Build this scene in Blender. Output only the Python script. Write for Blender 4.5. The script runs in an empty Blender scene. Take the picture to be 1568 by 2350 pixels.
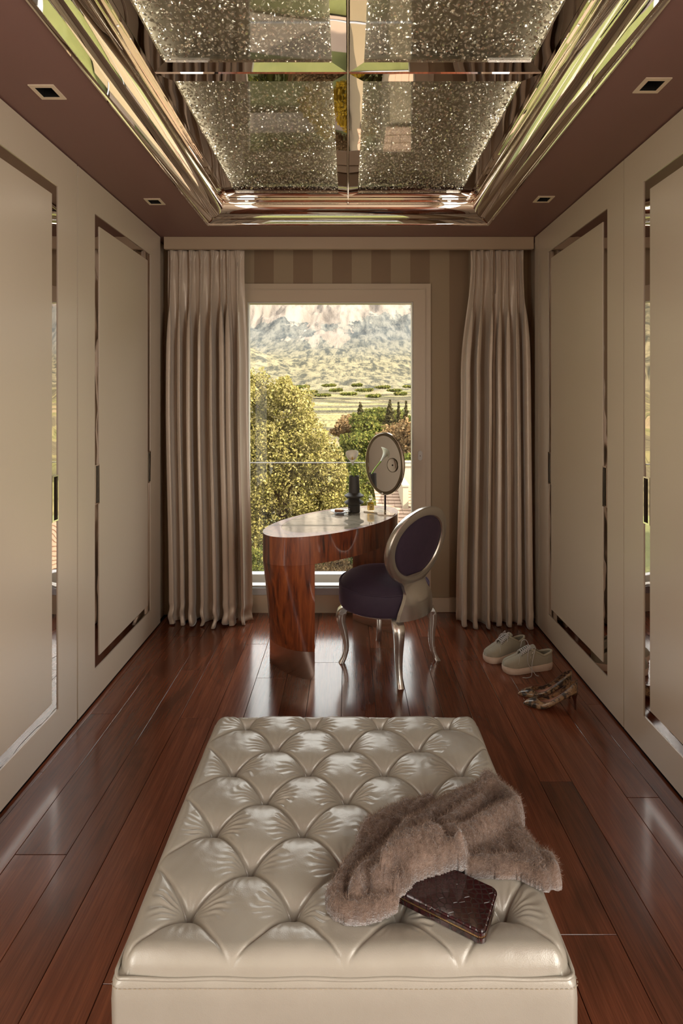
import bpy, bmesh, math, random
import numpy as np
from mathutils import Vector, Matrix, noise
R = random.Random(7)
rng = np.random.default_rng(7)
C = bpy.context.scene.collection
PI = math.pi
F, CX, CY, CAMZ = 1240.0, 799.0, 918.0, 1.445      # focal length and principal point in photo pixels, eye height
W, H = 1568, 2350

# ---------------------------------------------------------------- camera
cd = bpy.data.cameras.new('camera'); cam = bpy.data.objects.new('camera', cd); C.objects.link(cam)
cam.location = (0, 0, CAMZ); cam.rotation_euler = (PI/2, 0, 0)
cd.sensor_fit = 'HORIZONTAL'; cd.sensor_width = 36; cd.lens = F/W*36
cd.shift_x = -(CX-W/2)/W; cd.shift_y = (CY-H/2)/W
cd.clip_start = 0.02; cd.clip_end = 20000
bpy.context.scene.camera = cam
sc = bpy.context.scene
vs = sc.view_settings
sc.display_settings.display_device = 'sRGB'
vs.view_transform = 'Standard'; vs.look = 'None'; vs.gamma = 1; vs.use_curve_mapping = False
vs.exposure = 0.45
sc.cycles.max_bounces = 10; sc.cycles.diffuse_bounces = 5; sc.cycles.glossy_bounces = 6
sc.cycles.transmission_bounces = 8; sc.cycles.transparent_max_bounces = 16
sc.cycles.sample_clamp_indirect = 6
sc.cycles.caustics_reflective = False; sc.cycles.caustics_refractive = False
sc.cycles.use_denoising = True

# ---------------------------------------------------------------- sky and sun
SKY = 4.0
wd = bpy.data.worlds.new('World'); sc.world = wd; wd.use_nodes = True
bg = wd.node_tree.nodes['Background']
bg.inputs[0].default_value = (1.0, 0.985, 0.97, 1); bg.inputs[1].default_value = SKY
sl = bpy.data.lights.new('sun', 'SUN'); sl.energy = 19.0; sl.angle = math.radians(1.0); sl.color = (1.0, 0.90, 0.74)
so = bpy.data.objects.new('sun', sl); C.objects.link(so)
so.rotation_euler = Vector((-0.70, 0.42, -0.62)).to_track_quat('-Z', 'Y').to_euler()
so.location = (30, -20, 30)

def area(name, loc, rot, sx, sy, power, col=(1, 1, 1), portal=False):
    l = bpy.data.lights.new(name, 'AREA'); l.shape = 'RECTANGLE'; l.size = sx; l.size_y = sy
    l.energy = power; l.color = col
    if portal: l.cycles.is_portal = True
    o = bpy.data.objects.new(name, l); C.objects.link(o); o.location = loc; o.rotation_euler = rot
    return o
# portals: they only guide sampling of the sky through the far window and the added right one
area('portal_far', (-0.15, 3.86, 1.15), (-PI/2, 0, 0), 1.3, 2.1, 1, portal=True)
area('portal_side', (1.95, -.50, 1.2), (PI/2, 0, PI/2), 1.75, 2.3, 1, portal=True)
# fill lights added at the side openings behind the viewpoint to brighten the room
area('side_fill', (1.30, -.50, 1.25), (PI/2, 0, PI/2), 1.5, 2.1, 60, (1.0, .95, .89))
area('left_fill', (-1.30, -.50, 1.25), (PI/2, 0, -PI/2), 1.5, 2.1, 27, (1.0, .95, .89))

# ---------------------------------------------------------------- helpers
def lin(r, g, b):
    f = lambda c: ((c/255+0.055)/1.055)**2.4 if c > 10.3 else c/255/12.92
    return (f(r), f(g), f(b), 1)

class NT:
    def __init__(s, name):
        s.m = bpy.data.materials.new(name); s.m.use_nodes = True
        s.t = s.m.node_tree; s.t.nodes.clear()
        s.out = s.t.nodes.new('ShaderNodeOutputMaterial')
    def n(s, typ, props=None, ins=None, out=0):
        nd = s.t.nodes.new('ShaderNode'+typ)
        for k, v in (props or {}).items(): setattr(nd, k, v)
        for k, v in (ins or {}).items():
            sk = nd.inputs[k]
            if isinstance(v, bpy.types.NodeSocket): s.t.links.new(v, sk)
            else:
                if hasattr(sk.default_value, '__len__') and not hasattr(v, '__len__'): v = (v, v, v)
                sk.default_value = v
        return nd.outputs[out]
    def ramp(s, fac, stops, interp='LINEAR'):
        nd = s.t.nodes.new('ShaderNodeValToRGB'); s.t.links.new(fac, nd.inputs[0])
        nd.color_ramp.interpolation = interp
        e = nd.color_ramp.elements
        while len(e) < len(stops): e.new(0.5)
        for i, (p, c) in enumerate(stops):
            e[i].position = p; e[i].color = c if len(c) == 4 else (*c, 1)
        return nd.outputs[0]
    def coord(s, kind='Object', scale=(1, 1, 1), rnd=0.0):
        tc = s.t.nodes.new('ShaderNodeTexCoord').outputs[kind]
        if rnd:
            oi = s.t.nodes.new('ShaderNodeObjectInfo').outputs['Random']
            add = s.n('VectorMath', {'operation': 'MULTIPLY_ADD'}, {0: s.n('CombineXYZ', None, {0: oi, 1: oi, 2: oi}), 1: (rnd, rnd*1.7, rnd*.6), 2: tc})
            tc = add
        return s.n('Mapping', None, {0: tc, 3: scale})
    def noise(s, vec, scale=5, detail=3, rough=.5, dist=0, out=0):
        return s.n('TexNoise', None, {'Vector': vec, 'Scale': scale, 'Detail': detail, 'Roughness': rough, 'Distortion': dist}, out)
    def bump(s, h, strength=.2, dist=.01, normal=None):
        i = {'Height': h, 'Strength': strength, 'Distance': dist}
        if normal is not None: i['Normal'] = normal
        return s.n('Bump', None, i)
    def mix(s, fac, a, b, mode='MIX'):
        nd = s.t.nodes.new('ShaderNodeMix'); nd.data_type = 'RGBA'; nd.blend_type = mode
        for sk, v in ((nd.inputs[0], fac), (nd.inputs[6], a), (nd.inputs[7], b)):
            if isinstance(v, bpy.types.NodeSocket): s.t.links.new(v, sk)
            else: sk.default_value = v
        return nd.outputs[2]
    def math(s, op, a, b=0.0, c=0.0):
        return s.n('Math', {'operation': op}, {0: a, 1: b, 2: c})
    def pbr(s, **ins):
        m = {'color': 'Base Color', 'rough': 'Roughness', 'metal': 'Metallic', 'normal': 'Normal', 'spec': 'Specular IOR Level',
             'coat': 'Coat Weight', 'coatr': 'Coat Roughness', 'sheen': 'Sheen Weight', 'sheenr': 'Sheen Roughness', 'trans': 'Transmission Weight',
             'ior': 'IOR', 'sss': 'Subsurface Weight', 'aniso': 'Anisotropic', 'stint': 'Sheen Tint', 'coatn': 'Coat Normal'}
        return s.n('BsdfPrincipled', None, {m[k]: v for k, v in ins.items()})
    def done(s, sh):
        s.t.links.new(sh, s.out.inputs[0]); return s.m

def simple(name, col, rough=.5, metal=0, **k):
    t = NT(name); return t.done(t.pbr(color=col, rough=rough, metal=metal, **k))

def mesh_obj(name, verts, faces, mat=None, parent=None, smooth=None, uv=None):
    me = bpy.data.meshes.new(name)
    me.from_pydata([tuple(map(float, v)) for v in verts] if not isinstance(verts, np.ndarray) else verts.tolist(), [], faces if not isinstance(faces, np.ndarray) else faces.tolist())
    me.update()
    if smooth is not None:
        me.shade_smooth(); me.set_sharp_from_angle(angle=math.radians(smooth))
    if mat: me.materials.append(mat)
    o = bpy.data.objects.new(name, me); C.objects.link(o)
    if parent: o.parent = parent
    return o

def bm_obj(name, bm, mat=None, parent=None, smooth=None):
    me = bpy.data.meshes.new(name); bmesh.ops.recalc_face_normals(bm, faces=bm.faces); bm.to_mesh(me); bm.free()
    if smooth is not None:
        me.shade_smooth(); me.set_sharp_from_angle(angle=math.radians(smooth))
    if mat: me.materials.append(mat)
    o = bpy.data.objects.new(name, me); C.objects.link(o)
    if parent: o.parent = parent
    return o

def add_box(bm, x0, x1, y0, y1, z0, z1, bevel=0, seg=1, M=None):
    r = bmesh.ops.create_cube(bm, size=1)
    vs_ = r['verts']
    for v in vs_:
        v.co = Vector(((x0+x1)/2+v.co.x*(x1-x0), (y0+y1)/2+v.co.y*(y1-y0), (z0+z1)/2+v.co.z*(z1-z0)))
    if bevel:
        ed = list({e for v in vs_ for e in v.link_edges})
        g = bmesh.ops.bevel(bm, geom=ed, offset=bevel, segments=seg, affect='EDGES', profile=.5)
        vs_ = list({v for f in g['faces'] for v in f.verts} | {v for v in vs_ if v.is_valid})
    if M is not None:
        for v in vs_: v.co = M @ v.co
    return vs_

def box(name, x0, x1, y0, y1, z0, z1, mat, parent=None, bevel=0, seg=1, M=None):
    bm = bmesh.new(); add_box(bm, x0, x1, y0, y1, z0, z1, bevel, seg, M)
    return bm_obj(name, bm, mat, parent, smooth=40 if bevel and seg > 1 else None)

def plate(name, axis, a0, a1, b0, b1, c0, c1, holes, mat, parent=None):
    """slab across a,b with rectangular holes, thickness c0..c1; axis: 'z' -> (a,b,c)=(x,y,z); 'y' -> (x,z,y); 'x' -> (y,z,x)"""
    A = sorted({a0, a1, *[h[0] for h in holes], *[h[1] for h in holes]}); B = sorted({b0, b1, *[h[2] for h in holes], *[h[3] for h in holes]})
    A = [a for a in A if a0 <= a <= a1]; B = [b for b in B if b0 <= b <= b1]
    solid = {}
    for i in range(len(A)-1):
        for j in range(len(B)-1):
            ma, mb = (A[i]+A[i+1])/2, (B[j]+B[j+1])/2
            solid[i, j] = not any(h[0] < ma < h[1] and h[2] < mb < h[3] for h in holes)
    V = {}; vv = []; ff = []
    def vid(i, j, k):
        if (i, j, k) not in V:
            a, b, c = A[i], B[j], (c0, c1)[k]
            V[i, j, k] = len(vv); vv.append({'z': (a, b, c), 'y': (a, c, b), 'x': (c, a, b)}[axis])
        return V[i, j, k]
    for (i, j), s_ in solid.items():
        if not s_: continue
        for k in (0, 1): ff.append([vid(i, j, k), vid(i+1, j, k), vid(i+1, j+1, k), vid(i, j+1, k)])
        for (di, dj, e) in ((-1, 0, ((i, j), (i, j+1))), (1, 0, ((i+1, j), (i+1, j+1))), (0, -1, ((i, j), (i+1, j))), (0, 1, ((i, j+1), (i+1, j+1)))):
            if not solid.get((i+di, j+dj), False):
                (p, q) = e; ff.append([vid(*p, 0), vid(*q, 0), vid(*q, 1), vid(*p, 1)])
    bm = bmesh.new(); bv = [bm.verts.new(v) for v in vv]
    for f in ff: bm.faces.new([bv[i] for i in f])
    return bm_obj(name, bm, mat, parent)

def tube_data(pts, rad, seg=8, closed=False, cap=True, up=None):
    pts = [Vector(p) for p in pts]; n = len(pts)
    rs = rad if hasattr(rad, '__len__') else [rad]*n
    V = []; Fc = []
    prev = None
    for i, p in enumerate(pts):
        if closed: d = pts[(i+1) % n]-pts[i-1]
        else: d = pts[min(i+1, n-1)]-pts[max(i-1, 0)]
        d.normalize()
        if prev is None:
            a = Vector((0, 0, 1)) if abs(d.z) < .9 else Vector((1, 0, 0))
            u = d.cross(a).normalized()
        else: u = (prev-d*prev.dot(d)).normalized()
        prev = u; w = d.cross(u)
        for k in range(seg):
            a = 2*PI*k/seg
            V.append(p+(u*math.cos(a)+w*math.sin(a))*rs[i])
    m = n if closed else n-1
    for i in range(m):
        for k in range(seg):
            a, b = i*seg+k, i*seg+(k+1) % seg
            c, d = ((i+1) % n)*seg+(k+1) % seg, ((i+1) % n)*seg+k
            Fc.append((a, b, c, d))
    if cap and not closed:
        Fc.append(tuple(range(seg))[::-1]); Fc.append(tuple(range((n-1)*seg, n*seg)))
    return [tuple(v) for v in V], Fc

def tube(name, pts, rad, mat, parent=None, seg=8, closed=False, smooth=50):
    v, f = tube_data(pts, rad, seg, closed); return mesh_obj(name, v, f, mat, parent, smooth)

def merge(parts):
    V = []; Fc = []
    for v, f in parts:
        o = len(V); V += list(v); Fc += [tuple(i+o for i in q) for q in f]
    return V, Fc

def lathe_data(prof, seg=32, loc=(0, 0, 0), cap=True):
    V = []; Fc = []
    for r, z in prof:
        for k in range(seg):
            a = 2*PI*k/seg; V.append((loc[0]+r*math.cos(a), loc[1]+r*math.sin(a), loc[2]+z))
    for i in range(len(prof)-1):
        for k in range(seg):
            k2 = (k+1) % seg
            Fc.append((i*seg+k, i*seg+k2, (i+1)*seg+k2, (i+1)*seg+k))
    if cap:
        Fc.append(tuple(range(seg))[::-1]); Fc.append(tuple(range((len(prof)-1)*seg, len(prof)*seg)))
    return V, Fc

def lathe(name, prof, mat, parent=None, seg=32, loc=(0, 0, 0), cap=True, smooth=40):
    v, f = lathe_data(prof, seg, loc, cap); return mesh_obj(name, v, f, mat, parent, smooth)

def grid_faces(nu, nv, closed_u=False, off=0):
    Fc = []
    for j in range(nv-1):
        for i in range(nu if closed_u else nu-1):
            i2 = (i+1) % nu
            Fc.append((off+j*nu+i, off+j*nu+i2, off+(j+1)*nu+i2, off+(j+1)*nu+i))
    return Fc

def catmull(pts, n=8, closed=False):
    P = [Vector(p) for p in pts]; out = []
    m = len(P)
    rngs = range(m if closed else m-1)
    for i in rngs:
        p0 = P[(i-1) % m] if closed or i > 0 else P[0]*2-P[1]
        p1 = P[i]; p2 = P[(i+1) % m]
        p3 = P[(i+2) % m] if closed or i+2 < m else P[-1]*2-P[-2]
        for k in range(n):
            t = k/n
            out.append(.5*((2*p1)+(p2-p0)*t+(2*p0-5*p1+4*p2-p3)*t*t+(3*p1-p0-3*p2+p3)*t**3))
    if not closed: out.append(P[-1].copy())
    return out

def interp(t, xs, ys): return float(np.interp(t, xs, ys))
def smooth01(t): t = min(1, max(0, t)); return t*t*(3-2*t)

def tag(o, label=None, cat=None, group=None, kind=None):
    if label: o['label'] = label
    if cat: o['category'] = cat
    if group: o['group'] = group
    if kind: o['kind'] = kind
    return o
def empty(name, loc, label, cat, group=None, rz=0):
    o = bpy.data.objects.new(name, None); C.objects.link(o); o.location = loc; o.rotation_euler = (0, 0, rz); o.empty_display_size = .1
    return tag(o, label, cat, group)
def keep(o, root):
    """parent while the mesh stays in world coordinates"""
    o.parent = root; o.matrix_parent_inverse = (Matrix.Translation(root.location) @ root.rotation_euler.to_matrix().to_4x4()).inverted()
    return o
def struct(o): o['kind'] = 'structure'; return o
# ---------------------------------------------------------------- materials
def m_panel():
    t = NT('pearl_lacquer'); v = t.coord('Object', (1, 1, 1))
    n = t.noise(v, 1.3, 2); c = t.mix(n, lin(196, 180, 160), lin(204, 190, 170))
    f = t.noise(v, 900, 1)
    return t.done(t.pbr(color=c, rough=.30, spec=.5, normal=t.bump(f, .05, .001), coat=.25, coatr=.22))
M_PANEL = m_panel()
def m_mirror(name='polished_nickel', col=(.66, .60, .54, 1), wave=.12, sc=3.0, rough=.015):
    t = NT(name); v = t.coord('Object')
    n = t.noise(v, sc, 1, .4)
    return t.done(t.pbr(color=col, metal=1, rough=rough, normal=t.bump(n, wave, .05)))
M_CHROME = m_mirror('polished_nickel', (.74, .68, .61, 1), .018, 2.5)
M_STRIP = m_mirror('bronze_mirror_strip', (.56, .50, .45, 1), .05, 4)
M_DSTRIP = m_mirror('door_mirror_strip', (.60, .54, .50, 1), .05, 6)
M_CEIL = simple('plum_ceiling_paint', (.215, .115, .098, 1), .5)
M_CORN = simple('taupe_cornice_paint', lin(178, 158, 134), .5)
M_FRAME = simple('window_frame_paint', lin(196, 178, 154), .35)
M_FRAMEW = simple('window_seal_white', lin(205, 202, 196), .3)
M_ALU = simple('sill_aluminium', (.46, .47, .49, 1), .4, .7)
M_DARK = simple('dark_gap', (.012, .009, .008, 1), .8)
M_BLACK = simple('black_recess', (.01, .009, .008, 1), .4)
M_WHITE = simple('white_trim', lin(222, 205, 180), .4)
def m_wallpaper():
    t = NT('striped_wallpaper')
    v = t.n('TexCoord', None, None, 3)
    sx = t.n('SeparateXYZ', None, {0: v}, 0)
    k = t.math('FLOOR', t.math('DIVIDE', t.math('ADD', sx, .641), .1333)); k = t.math('MODULO', t.math('ADD', k, 40.0), 2.0)
    c = t.mix(k, lin(136, 112, 86), lin(160, 140, 112))
    w = t.noise(t.coord('Object', (300, 1, 8)), 1, 2)
    return t.done(t.pbr(color=c, rough=.6, normal=t.bump(w, .15, .001)))
M_WP = m_wallpaper()
def m_floor():
    t = NT('walnut_plank')
    v = t.coord('Object', (1, 1, 1), rnd=37.0)
    oi = t.t.nodes.new('ShaderNodeObjectInfo').outputs['Random']
    gv = t.n('Mapping', None, {0: v, 3: (26, 1.1, 1)})
    g1 = t.noise(gv, 1.6, 6, .62, .6)
    fv = t.n('Mapping', None, {0: v, 3: (260, 7, 1)}); g2 = t.noise(fv, 1, 3, .6)
    big = t.noise(t.n('Mapping', None, {0: v, 3: (4.5, 1.5, 1)}), 1.1, 3, .55, .8)
    c = t.ramp(g1, [(.25, lin(92, 50, 34)), (.5, lin(114, 64, 44)), (.75, lin(134, 78, 54))])
    c = t.mix(t.ramp(big, [(.26, (.8, .8, .8)), (.46, (0, 0, 0))]), c, lin(60, 33, 24), 'MIX')
    c = t.mix(t.ramp(g2, [(.42, (.30, .30, .30)), (.52, (0, 0, 0))]), c, lin(58, 30, 20))
    hsv = t.n('HueSaturation', None, {'Hue': .5, 'Saturation': 1.02, 'Value': t.math('MULTIPLY_ADD', oi, .5, .78), 'Color': c})
    rg = t.math('MULTIPLY_ADD', g1, .10, .15)
    b = t.bump(g2, .10, .0006); b = t.bump(t.noise(v, 9, 2), .10, .004, b)
    return t.done(t.pbr(color=hsv, rough=rg, normal=b, spec=.5, coat=.35, coatr=.13))
M_FLOOR = m_floor()
def m_veneer(name, rough=.05):
    t = NT(name); v = t.coord('Object')
    ang = t.n('Mapping', None, {0: v, 3: (1, 1, .10)})
    d = t.noise(ang, 9, 3, .5, .4)
    vv = t.n('VectorMath', {'operation': 'MULTIPLY_ADD'}, {0: t.n('CombineXYZ', None, {0: d, 1: d, 2: 0.0}), 1: (.10, .10, 0), 2: ang})
    w = t.noise(vv, 34, 4, .6, .3)
    fine = t.noise(t.n('Mapping', None, {0: v, 3: (1, 1, .03)}), 260, 2)
    c = t.ramp(w, [(.33, lin(48, 18, 8)), (.43, lin(112, 52, 24)), (.55, lin(142, 72, 34)), (.72, lin(168, 92, 46))])
    c = t.mix(t.math('MULTIPLY', fine, .35), c, lin(70, 28, 12))
    return t.done(t.pbr(color=c, rough=.35, coat=1.0, coatr=rough, spec=.5))
M_VENEER = m_veneer('rosewood_veneer')
def m_marble():
    t = NT('grey_marble'); v = t.coord('Object')
    n = t.noise(v, 6, 6, .6, 1.2); n2 = t.noise(v, 2.6, 3, .5, .8)
    c = t.ramp(n, [(.35, lin(222, 211, 190)), (.47, lin(208, 197, 176)), (.50, lin(172, 166, 150)), (.54, lin(210, 200, 178)), (.7, lin(230, 220, 202))])
    c = t.mix(t.ramp(n2, [(.45, (0, 0, 0)), (.6, (.5, .5, .5))]), c, lin(182, 176, 160))
    return t.done(t.pbr(color=c, rough=.06, coat=1, coatr=.02))
M_MARBLE = m_marble()
def m_satin():
    t = NT('satin_curtain'); v = t.coord('Object')
    th = t.noise(t.n('Mapping', None, {0: v, 3: (220, 220, 900)}), 1, 1)
    n = t.noise(v, 5, 2)
    wr = t.noise(t.n('Mapping', None, {0: v, 3: (9, 9, 3.5)}), 1, 3, .5, .5)
    b = t.bump(wr, .16, .02); b = t.bump(th, .05, .0005, b)
    return t.done(t.pbr(color=t.mix(n, lin(194, 177, 158), lin(204, 189, 171)), rough=.34, metal=.12, sheen=.5, sheenr=.4, normal=b, aniso=.4))
M_SATIN = m_satin()
def m_leather():
    t = NT('cream_leather'); v = t.coord('Object')
    g = t.n('TexVoronoi', None, {'Vector': v, 'Scale': 520.0}, 0); big = t.noise(v, 14, 3)
    b = t.bump(g, .16, .0008); b = t.bump(t.noise(v, 60, 3), .12, .003, b)
    c = t.mix(big, lin(152, 146, 133), lin(162, 156, 144))
    return t.done(t.pbr(color=c, rough=t.math('MULTIPLY_ADD', big, .08, .27), spec=.8, normal=b, metal=.10))
M_LEATHER = m_leather()
def m_wool():
    t = NT('mohair_wool'); v = t.coord('Object')
    n = t.noise(v, 22, 4, .6, .5); n2 = t.noise(v, 180, 3, .7)
    c = t.ramp(n, [(.3, lin(66, 50, 41)), (.5, lin(102, 81, 67)), (.7, lin(134, 110, 94))])
    c = t.mix(t.math('MULTIPLY', n2, .5), c, lin(96, 74, 60))
    b = t.bump(n2, .9, .006)
    return t.done(t.pbr(color=c, rough=.9, sheen=.6, sheenr=.5, normal=b))
M_WOOL = m_wool()
def m_fuzz():
    t = NT('mohair_fibre'); r = t.n('NewGeometry', None, None, 'Random Per Island')
    c = t.ramp(r, [(0, lin(82, 64, 52)), (.6, lin(122, 100, 84)), (1, lin(172, 149, 132))])
    return t.done(t.pbr(color=c, rough=.8))
M_FUZZ = m_fuzz()
def m_croc():
    t = NT('burgundy_crocodile_leather'); v = t.coord('Object')
    d = t.n('TexVoronoi', {'feature': 'DISTANCE_TO_EDGE'}, {'Vector': t.n('Mapping', None, {0: v, 3: (1, 1.25, .2)}), 'Scale': 78.0, 'Randomness': .6}, 0)
    e = t.ramp(d, [(0, (0, 0, 0)), (.12, (1, 1, 1))])
    c = t.mix(e, lin(6, 2, 3), lin(44, 15, 18))
    return t.done(t.pbr(color=c, rough=.10, coat=1, coatr=.05, normal=t.bump(e, .9, .0012)))
M_CROC = m_croc()
def m_velvet():
    t = NT('purple_velvet'); v = t.coord('Object')
    n = t.noise(v, 30, 3)
    return t.done(t.pbr(color=t.mix(n, (.026, .014, .028, 1), (.042, .022, .042, 1)), rough=.75, sheen=.35, sheenr=.35, stint=(.55, .35, .55, 1), normal=t.bump(t.noise(v, 700, 1), .1, .0006)))
M_VELVET = m_velvet()
def m_silver():
    t = NT('brushed_silver_leaf'); v = t.coord('Object')
    n = t.noise(t.n('Mapping', None, {0: v, 3: (1, 1, 3)}), 26, 3)
    return t.done(t.pbr(color=(.66, .63, .57, 1), metal=.92, rough=.24))
M_SILVER = m_silver()
M_COPPER = m_mirror('brushed_metal_plinth', (.72, .56, .47, 1), .02, 8, .22)
M_VASE = simple('matt_black_ceramic', (.045, .040, .034, 1), .55)
M_LILY = simple('lily_spathe', (.72, .70, .60, 1), .45, sss=.1)
M_STEM = simple('lily_stem', (.28, .42, .06, 1), .4)
M_SPADIX = simple('lily_spadix', (.7, .45, .06, 1), .6)
def m_glass(name, tint=(1, 1, 1, 1), refl=.06, rough=0.0):
    t = NT(name)
    fr = t.n('LayerWeight', None, {'Blend': .25}, 1)
    f = t.math('MULTIPLY_ADD', t.math('POWER', fr, 2.0), .6, refl)
    a = t.n('BsdfTransparent', None, {0: tint}); b = t.n('BsdfGlossy', None, {0: (1, 1, 1, 1), 'Roughness': rough})
    return t.done(t.n('MixShader', None, {0: f, 1: a, 2: b}))
M_WGLASS = m_glass('window_glass', (.97, .98, .97, 1), .01)
M_CGLASS = m_glass('ceiling_glass', (.93, .92, .88, 1), .02)
M_SGLASS = m_glass('clear_glass', (.985, .99, .985, 1), .02)
M_LIQ = m_glass('golden_perfume', (.86, .70, .34, 1), .05)
M_MIRROR = simple('silver_mirror', (.86, .85, .83, 1), .0, 1)
def m_crystal():
    t = NT('cut_crystal')
    r = t.n('NewGeometry', None, None, 'Random Per Island')
    g = t.n('BsdfGlossy', None, {0: (1.0, .97, .92, 1), 'Roughness': .02})
    tr = t.n('BsdfTransparent', None, {0: (.80, .80, .78, 1)})
    d = t.n('BsdfDiffuse', None, {0: (.55, .53, .48, 1)})
    gd = t.n('MixShader', None, {0: .22, 1: g, 2: d})
    return t.done(t.n('MixShader', None, {0: t.math('MULTIPLY_ADD', r, .35, .45), 1: tr, 2: gd}))
M_CRYSTAL = m_crystal()

# ---------------------------------------------------------------- room shell
XL, XR, YW, YB, ZC = -1.21, 1.206, 3.69, -1.87, 2.5
YC = 3.487                                            # front of the curtain pelmet
# floor: a dark sub-floor with each plank on it
fl = struct(box('floor', XL-.7, XR+.7, YB-.1, YW+.25, -.12, -.022, M_DARK))
cols = [-1.215, -1.187, -1.06, -.895, -.765, -.608, -.477, -.319, -.194, -.031, .130, .284, .436, .565, .728, .849, 1.014, 1.133, 1.21]
joints = {0: [2.1], 1: [2.489, .5], 2: [1.718, 3.30], 3: [2.89, .9], 4: [2.458, 1.10, 3.5], 5: [1.337, 3.2], 6: [2.81, .8], 7: [3.35, 1.9], 8: [2.974, 1.2], 9: [2.3, .4],
          10: [3.15, 1.5], 11: [2.42, .7], 12: [3.3, 1.85], 13: [1.46, 3.0], 14: [2.048, .3, 3.4], 15: [2.75, 1.2], 16: [1.965, 3.35, .2], 17: [2.567, 1.0]}
def plank(x0, x1, y0, y1, z):
    bm = bmesh.new(); g = .0009; b = .0007
    add_box(bm, x0+g, x1-g, y0+g, y1-g, -.021, z)
    top = [e for e in bm.edges if all(v.co.z > z-.001 for v in e.verts)]
    bmesh.ops.bevel(bm, geom=top, offset=b, segments=1, affect='EDGES')
    return bm_obj('plank', bm, M_FLOOR, fl)
for i in range(len(cols)-1):
    ys = sorted([YB] + joints[i] + [R.uniform(-1.3, -.4)] + [YW+.02])
    for a, b in zip(ys, ys[1:]):
        plank(cols[i], cols[i+1], a, b, R.uniform(-.0006, .0))

# walls
struct(plate('wall_left', 'x', YB, YW, -.02, 2.86, XL-.62, XL-.045, [(-1.32, .30, .02, 2.3)], M_CORN))
struct(plate('wall_right', 'x', YB, YW, -.02, 2.86, XR+.045, XR+.62, [(-1.32, .30, .02, 2.3)], M_CORN))
WX0, WX1, WZ0, WZ1 = -.80, .562, .0, 2.235           # outer edge of the window frame
struct(plate('wall_far', 'y', XL-.62, XR+.62, -5.2, 2.86, YW, YW+.24, [(WX0+.012, WX1-.012, .02, WZ1-.012)], M_WP))
struct(box('wall_near', XL-.62, XR+.62, YB-.2, YB, -.02, 2.86, M_PANEL))
# ceiling: plum soffit with the opening of the tray and the downlight holes
TX, TY1, TY0 = .84, 3.246, .60
lights = [(-1.028, 1.848), (-1.027, 2.869), (1.018, 1.809), (1.027, 2.835)]
hs = .030
ce = struct(plate('ceiling', 'z', XL-.62, XR+.62, YB-.2, YW+.24, ZC, ZC+.03,
     [(-TX, TX, TY0, TY1)]+[(x-hs, x+hs, y-hs, y+hs) for x, y in lights], M_CEIL))
box('upper_slab', XL-.62, XR+.62, YB-.2, YW+.24, 2.80, 2.86, M_DARK, ce)
# pelmet, filler, baseboards
struct(box('trim_2', XL+.02, XR-.006, YC, YC+.03, 2.421, 2.4995, M_CORN, bevel=.002))
bb = struct(box('baseboard_far', WX1+.001, XR+.04, YW-.016, YW-.0005, .001, .100, M_FRAME, bevel=.002))
# polished bullnose trim round the tray
prof = [(-.006, 2.4965), (-.006, 2.4925), (0, 2.492), (.004, 2.496), (.006, 2.502), (.034, 2.514)]
cxu, czu, rx_, rz_ = .036, 2.585, .078, .066
for k in range(0, 19):
    a = -PI/2+PI/2*1.12*k/18
    prof.append((cxu+.004+rx_*math.cos(a) if k else .040, czu+rz_*math.sin(a)))
prof += [(.118, 2.600), (.126, 2.600), (.126, 2.606), (.136, 2.606), (.136, 2.612), (.150, 2.613)]
def rect_sweep(name, prof, x0, x1, y0, y1, mat, parent=None, smooth=30):
    V = []; Fc = []
    n = len(prof)
    for side in range(4):
        for (u, z) in prof:
            c = [(x0+u, y0+u), (x1-u, y0+u), (x1-u, y1-u), (x0+u, y1-u)]
            a, b = c[side], c[(side+1) % 4]
            V += [(a[0], a[1], z), (b[0], b[1], z)]
        o = side*2*n
        for i in range(n-1): Fc.append((o+2*i, o+2*i+1, o+2*i+3, o+2*i+2))
    return mesh_obj(name, V, Fc, mat, parent, smooth)
tr = struct(rect_sweep('trim_1', prof, -TX, TX, TY0, TY1, M_CHROME))
# tray panels: bronze mirror frames, glass, loose cut crystals above it
GZ, GX, GY1, GY0, GYM, SW = 2.612, .690, 3.10, .746, 1.923, .054
def octa(n, x0, x1, y0, y1, z0, z1, rnd):
    """n small elongated faceted drops as one mesh"""
    k = 6
    ring = [(math.cos(2*PI*i/k), math.sin(2*PI*i/k)) for i in range(k)]
    base = [(0, 0, 1.0)]+[(c*.62, s_*.36, .28) for c, s_ in ring]+[(c*.62, s_*.36, -.28) for c, s_ in ring]+[(0, 0, -1.0)]
    base = np.array(base)
    fc = [(0, 1+i, 1+(i+1) % k) for i in range(k)]+[(1+i, 7+i, 7+(i+1) % k, 1+(i+1) % k) for i in range(k)]+[(13, 7+(i+1) % k, 7+i) for i in range(k)]
    V = []; Fc = []
    nx = max(1, int(round(math.sqrt(n*(x1-x0)/(y1-y0))))); ny = n//nx
    cnt = 0
    for iy in range(ny):
        for ix in range(nx):
            cx = x0+(ix+.5+rnd.uniform(-.42, .42))*(x1-x0)/nx; cy = y0+(iy+.5+rnd.uniform(-.42, .42))*(y1-y0)/ny
            s_ = rnd.choice((.0085, .0095, .0075, .006)); tilt = rnd.uniform(1.0, 1.75)
            M = np.array(Matrix.Rotation(rnd.uniform(0, 6.28), 3, 'Z') @ Matrix.Rotation(tilt, 3, 'X') @ Matrix.Rotation(rnd.uniform(0, 6.28), 3, 'Z'))
            V.append((base*s_)@M.T+np.array([cx, cy, rnd.uniform(z0, z1)]))
            o = cnt*14; Fc += [tuple(i+o for i in f) for f in fc]; cnt += 1
    return np.concatenate(V), Fc
TRAY_FILL = .75
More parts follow.
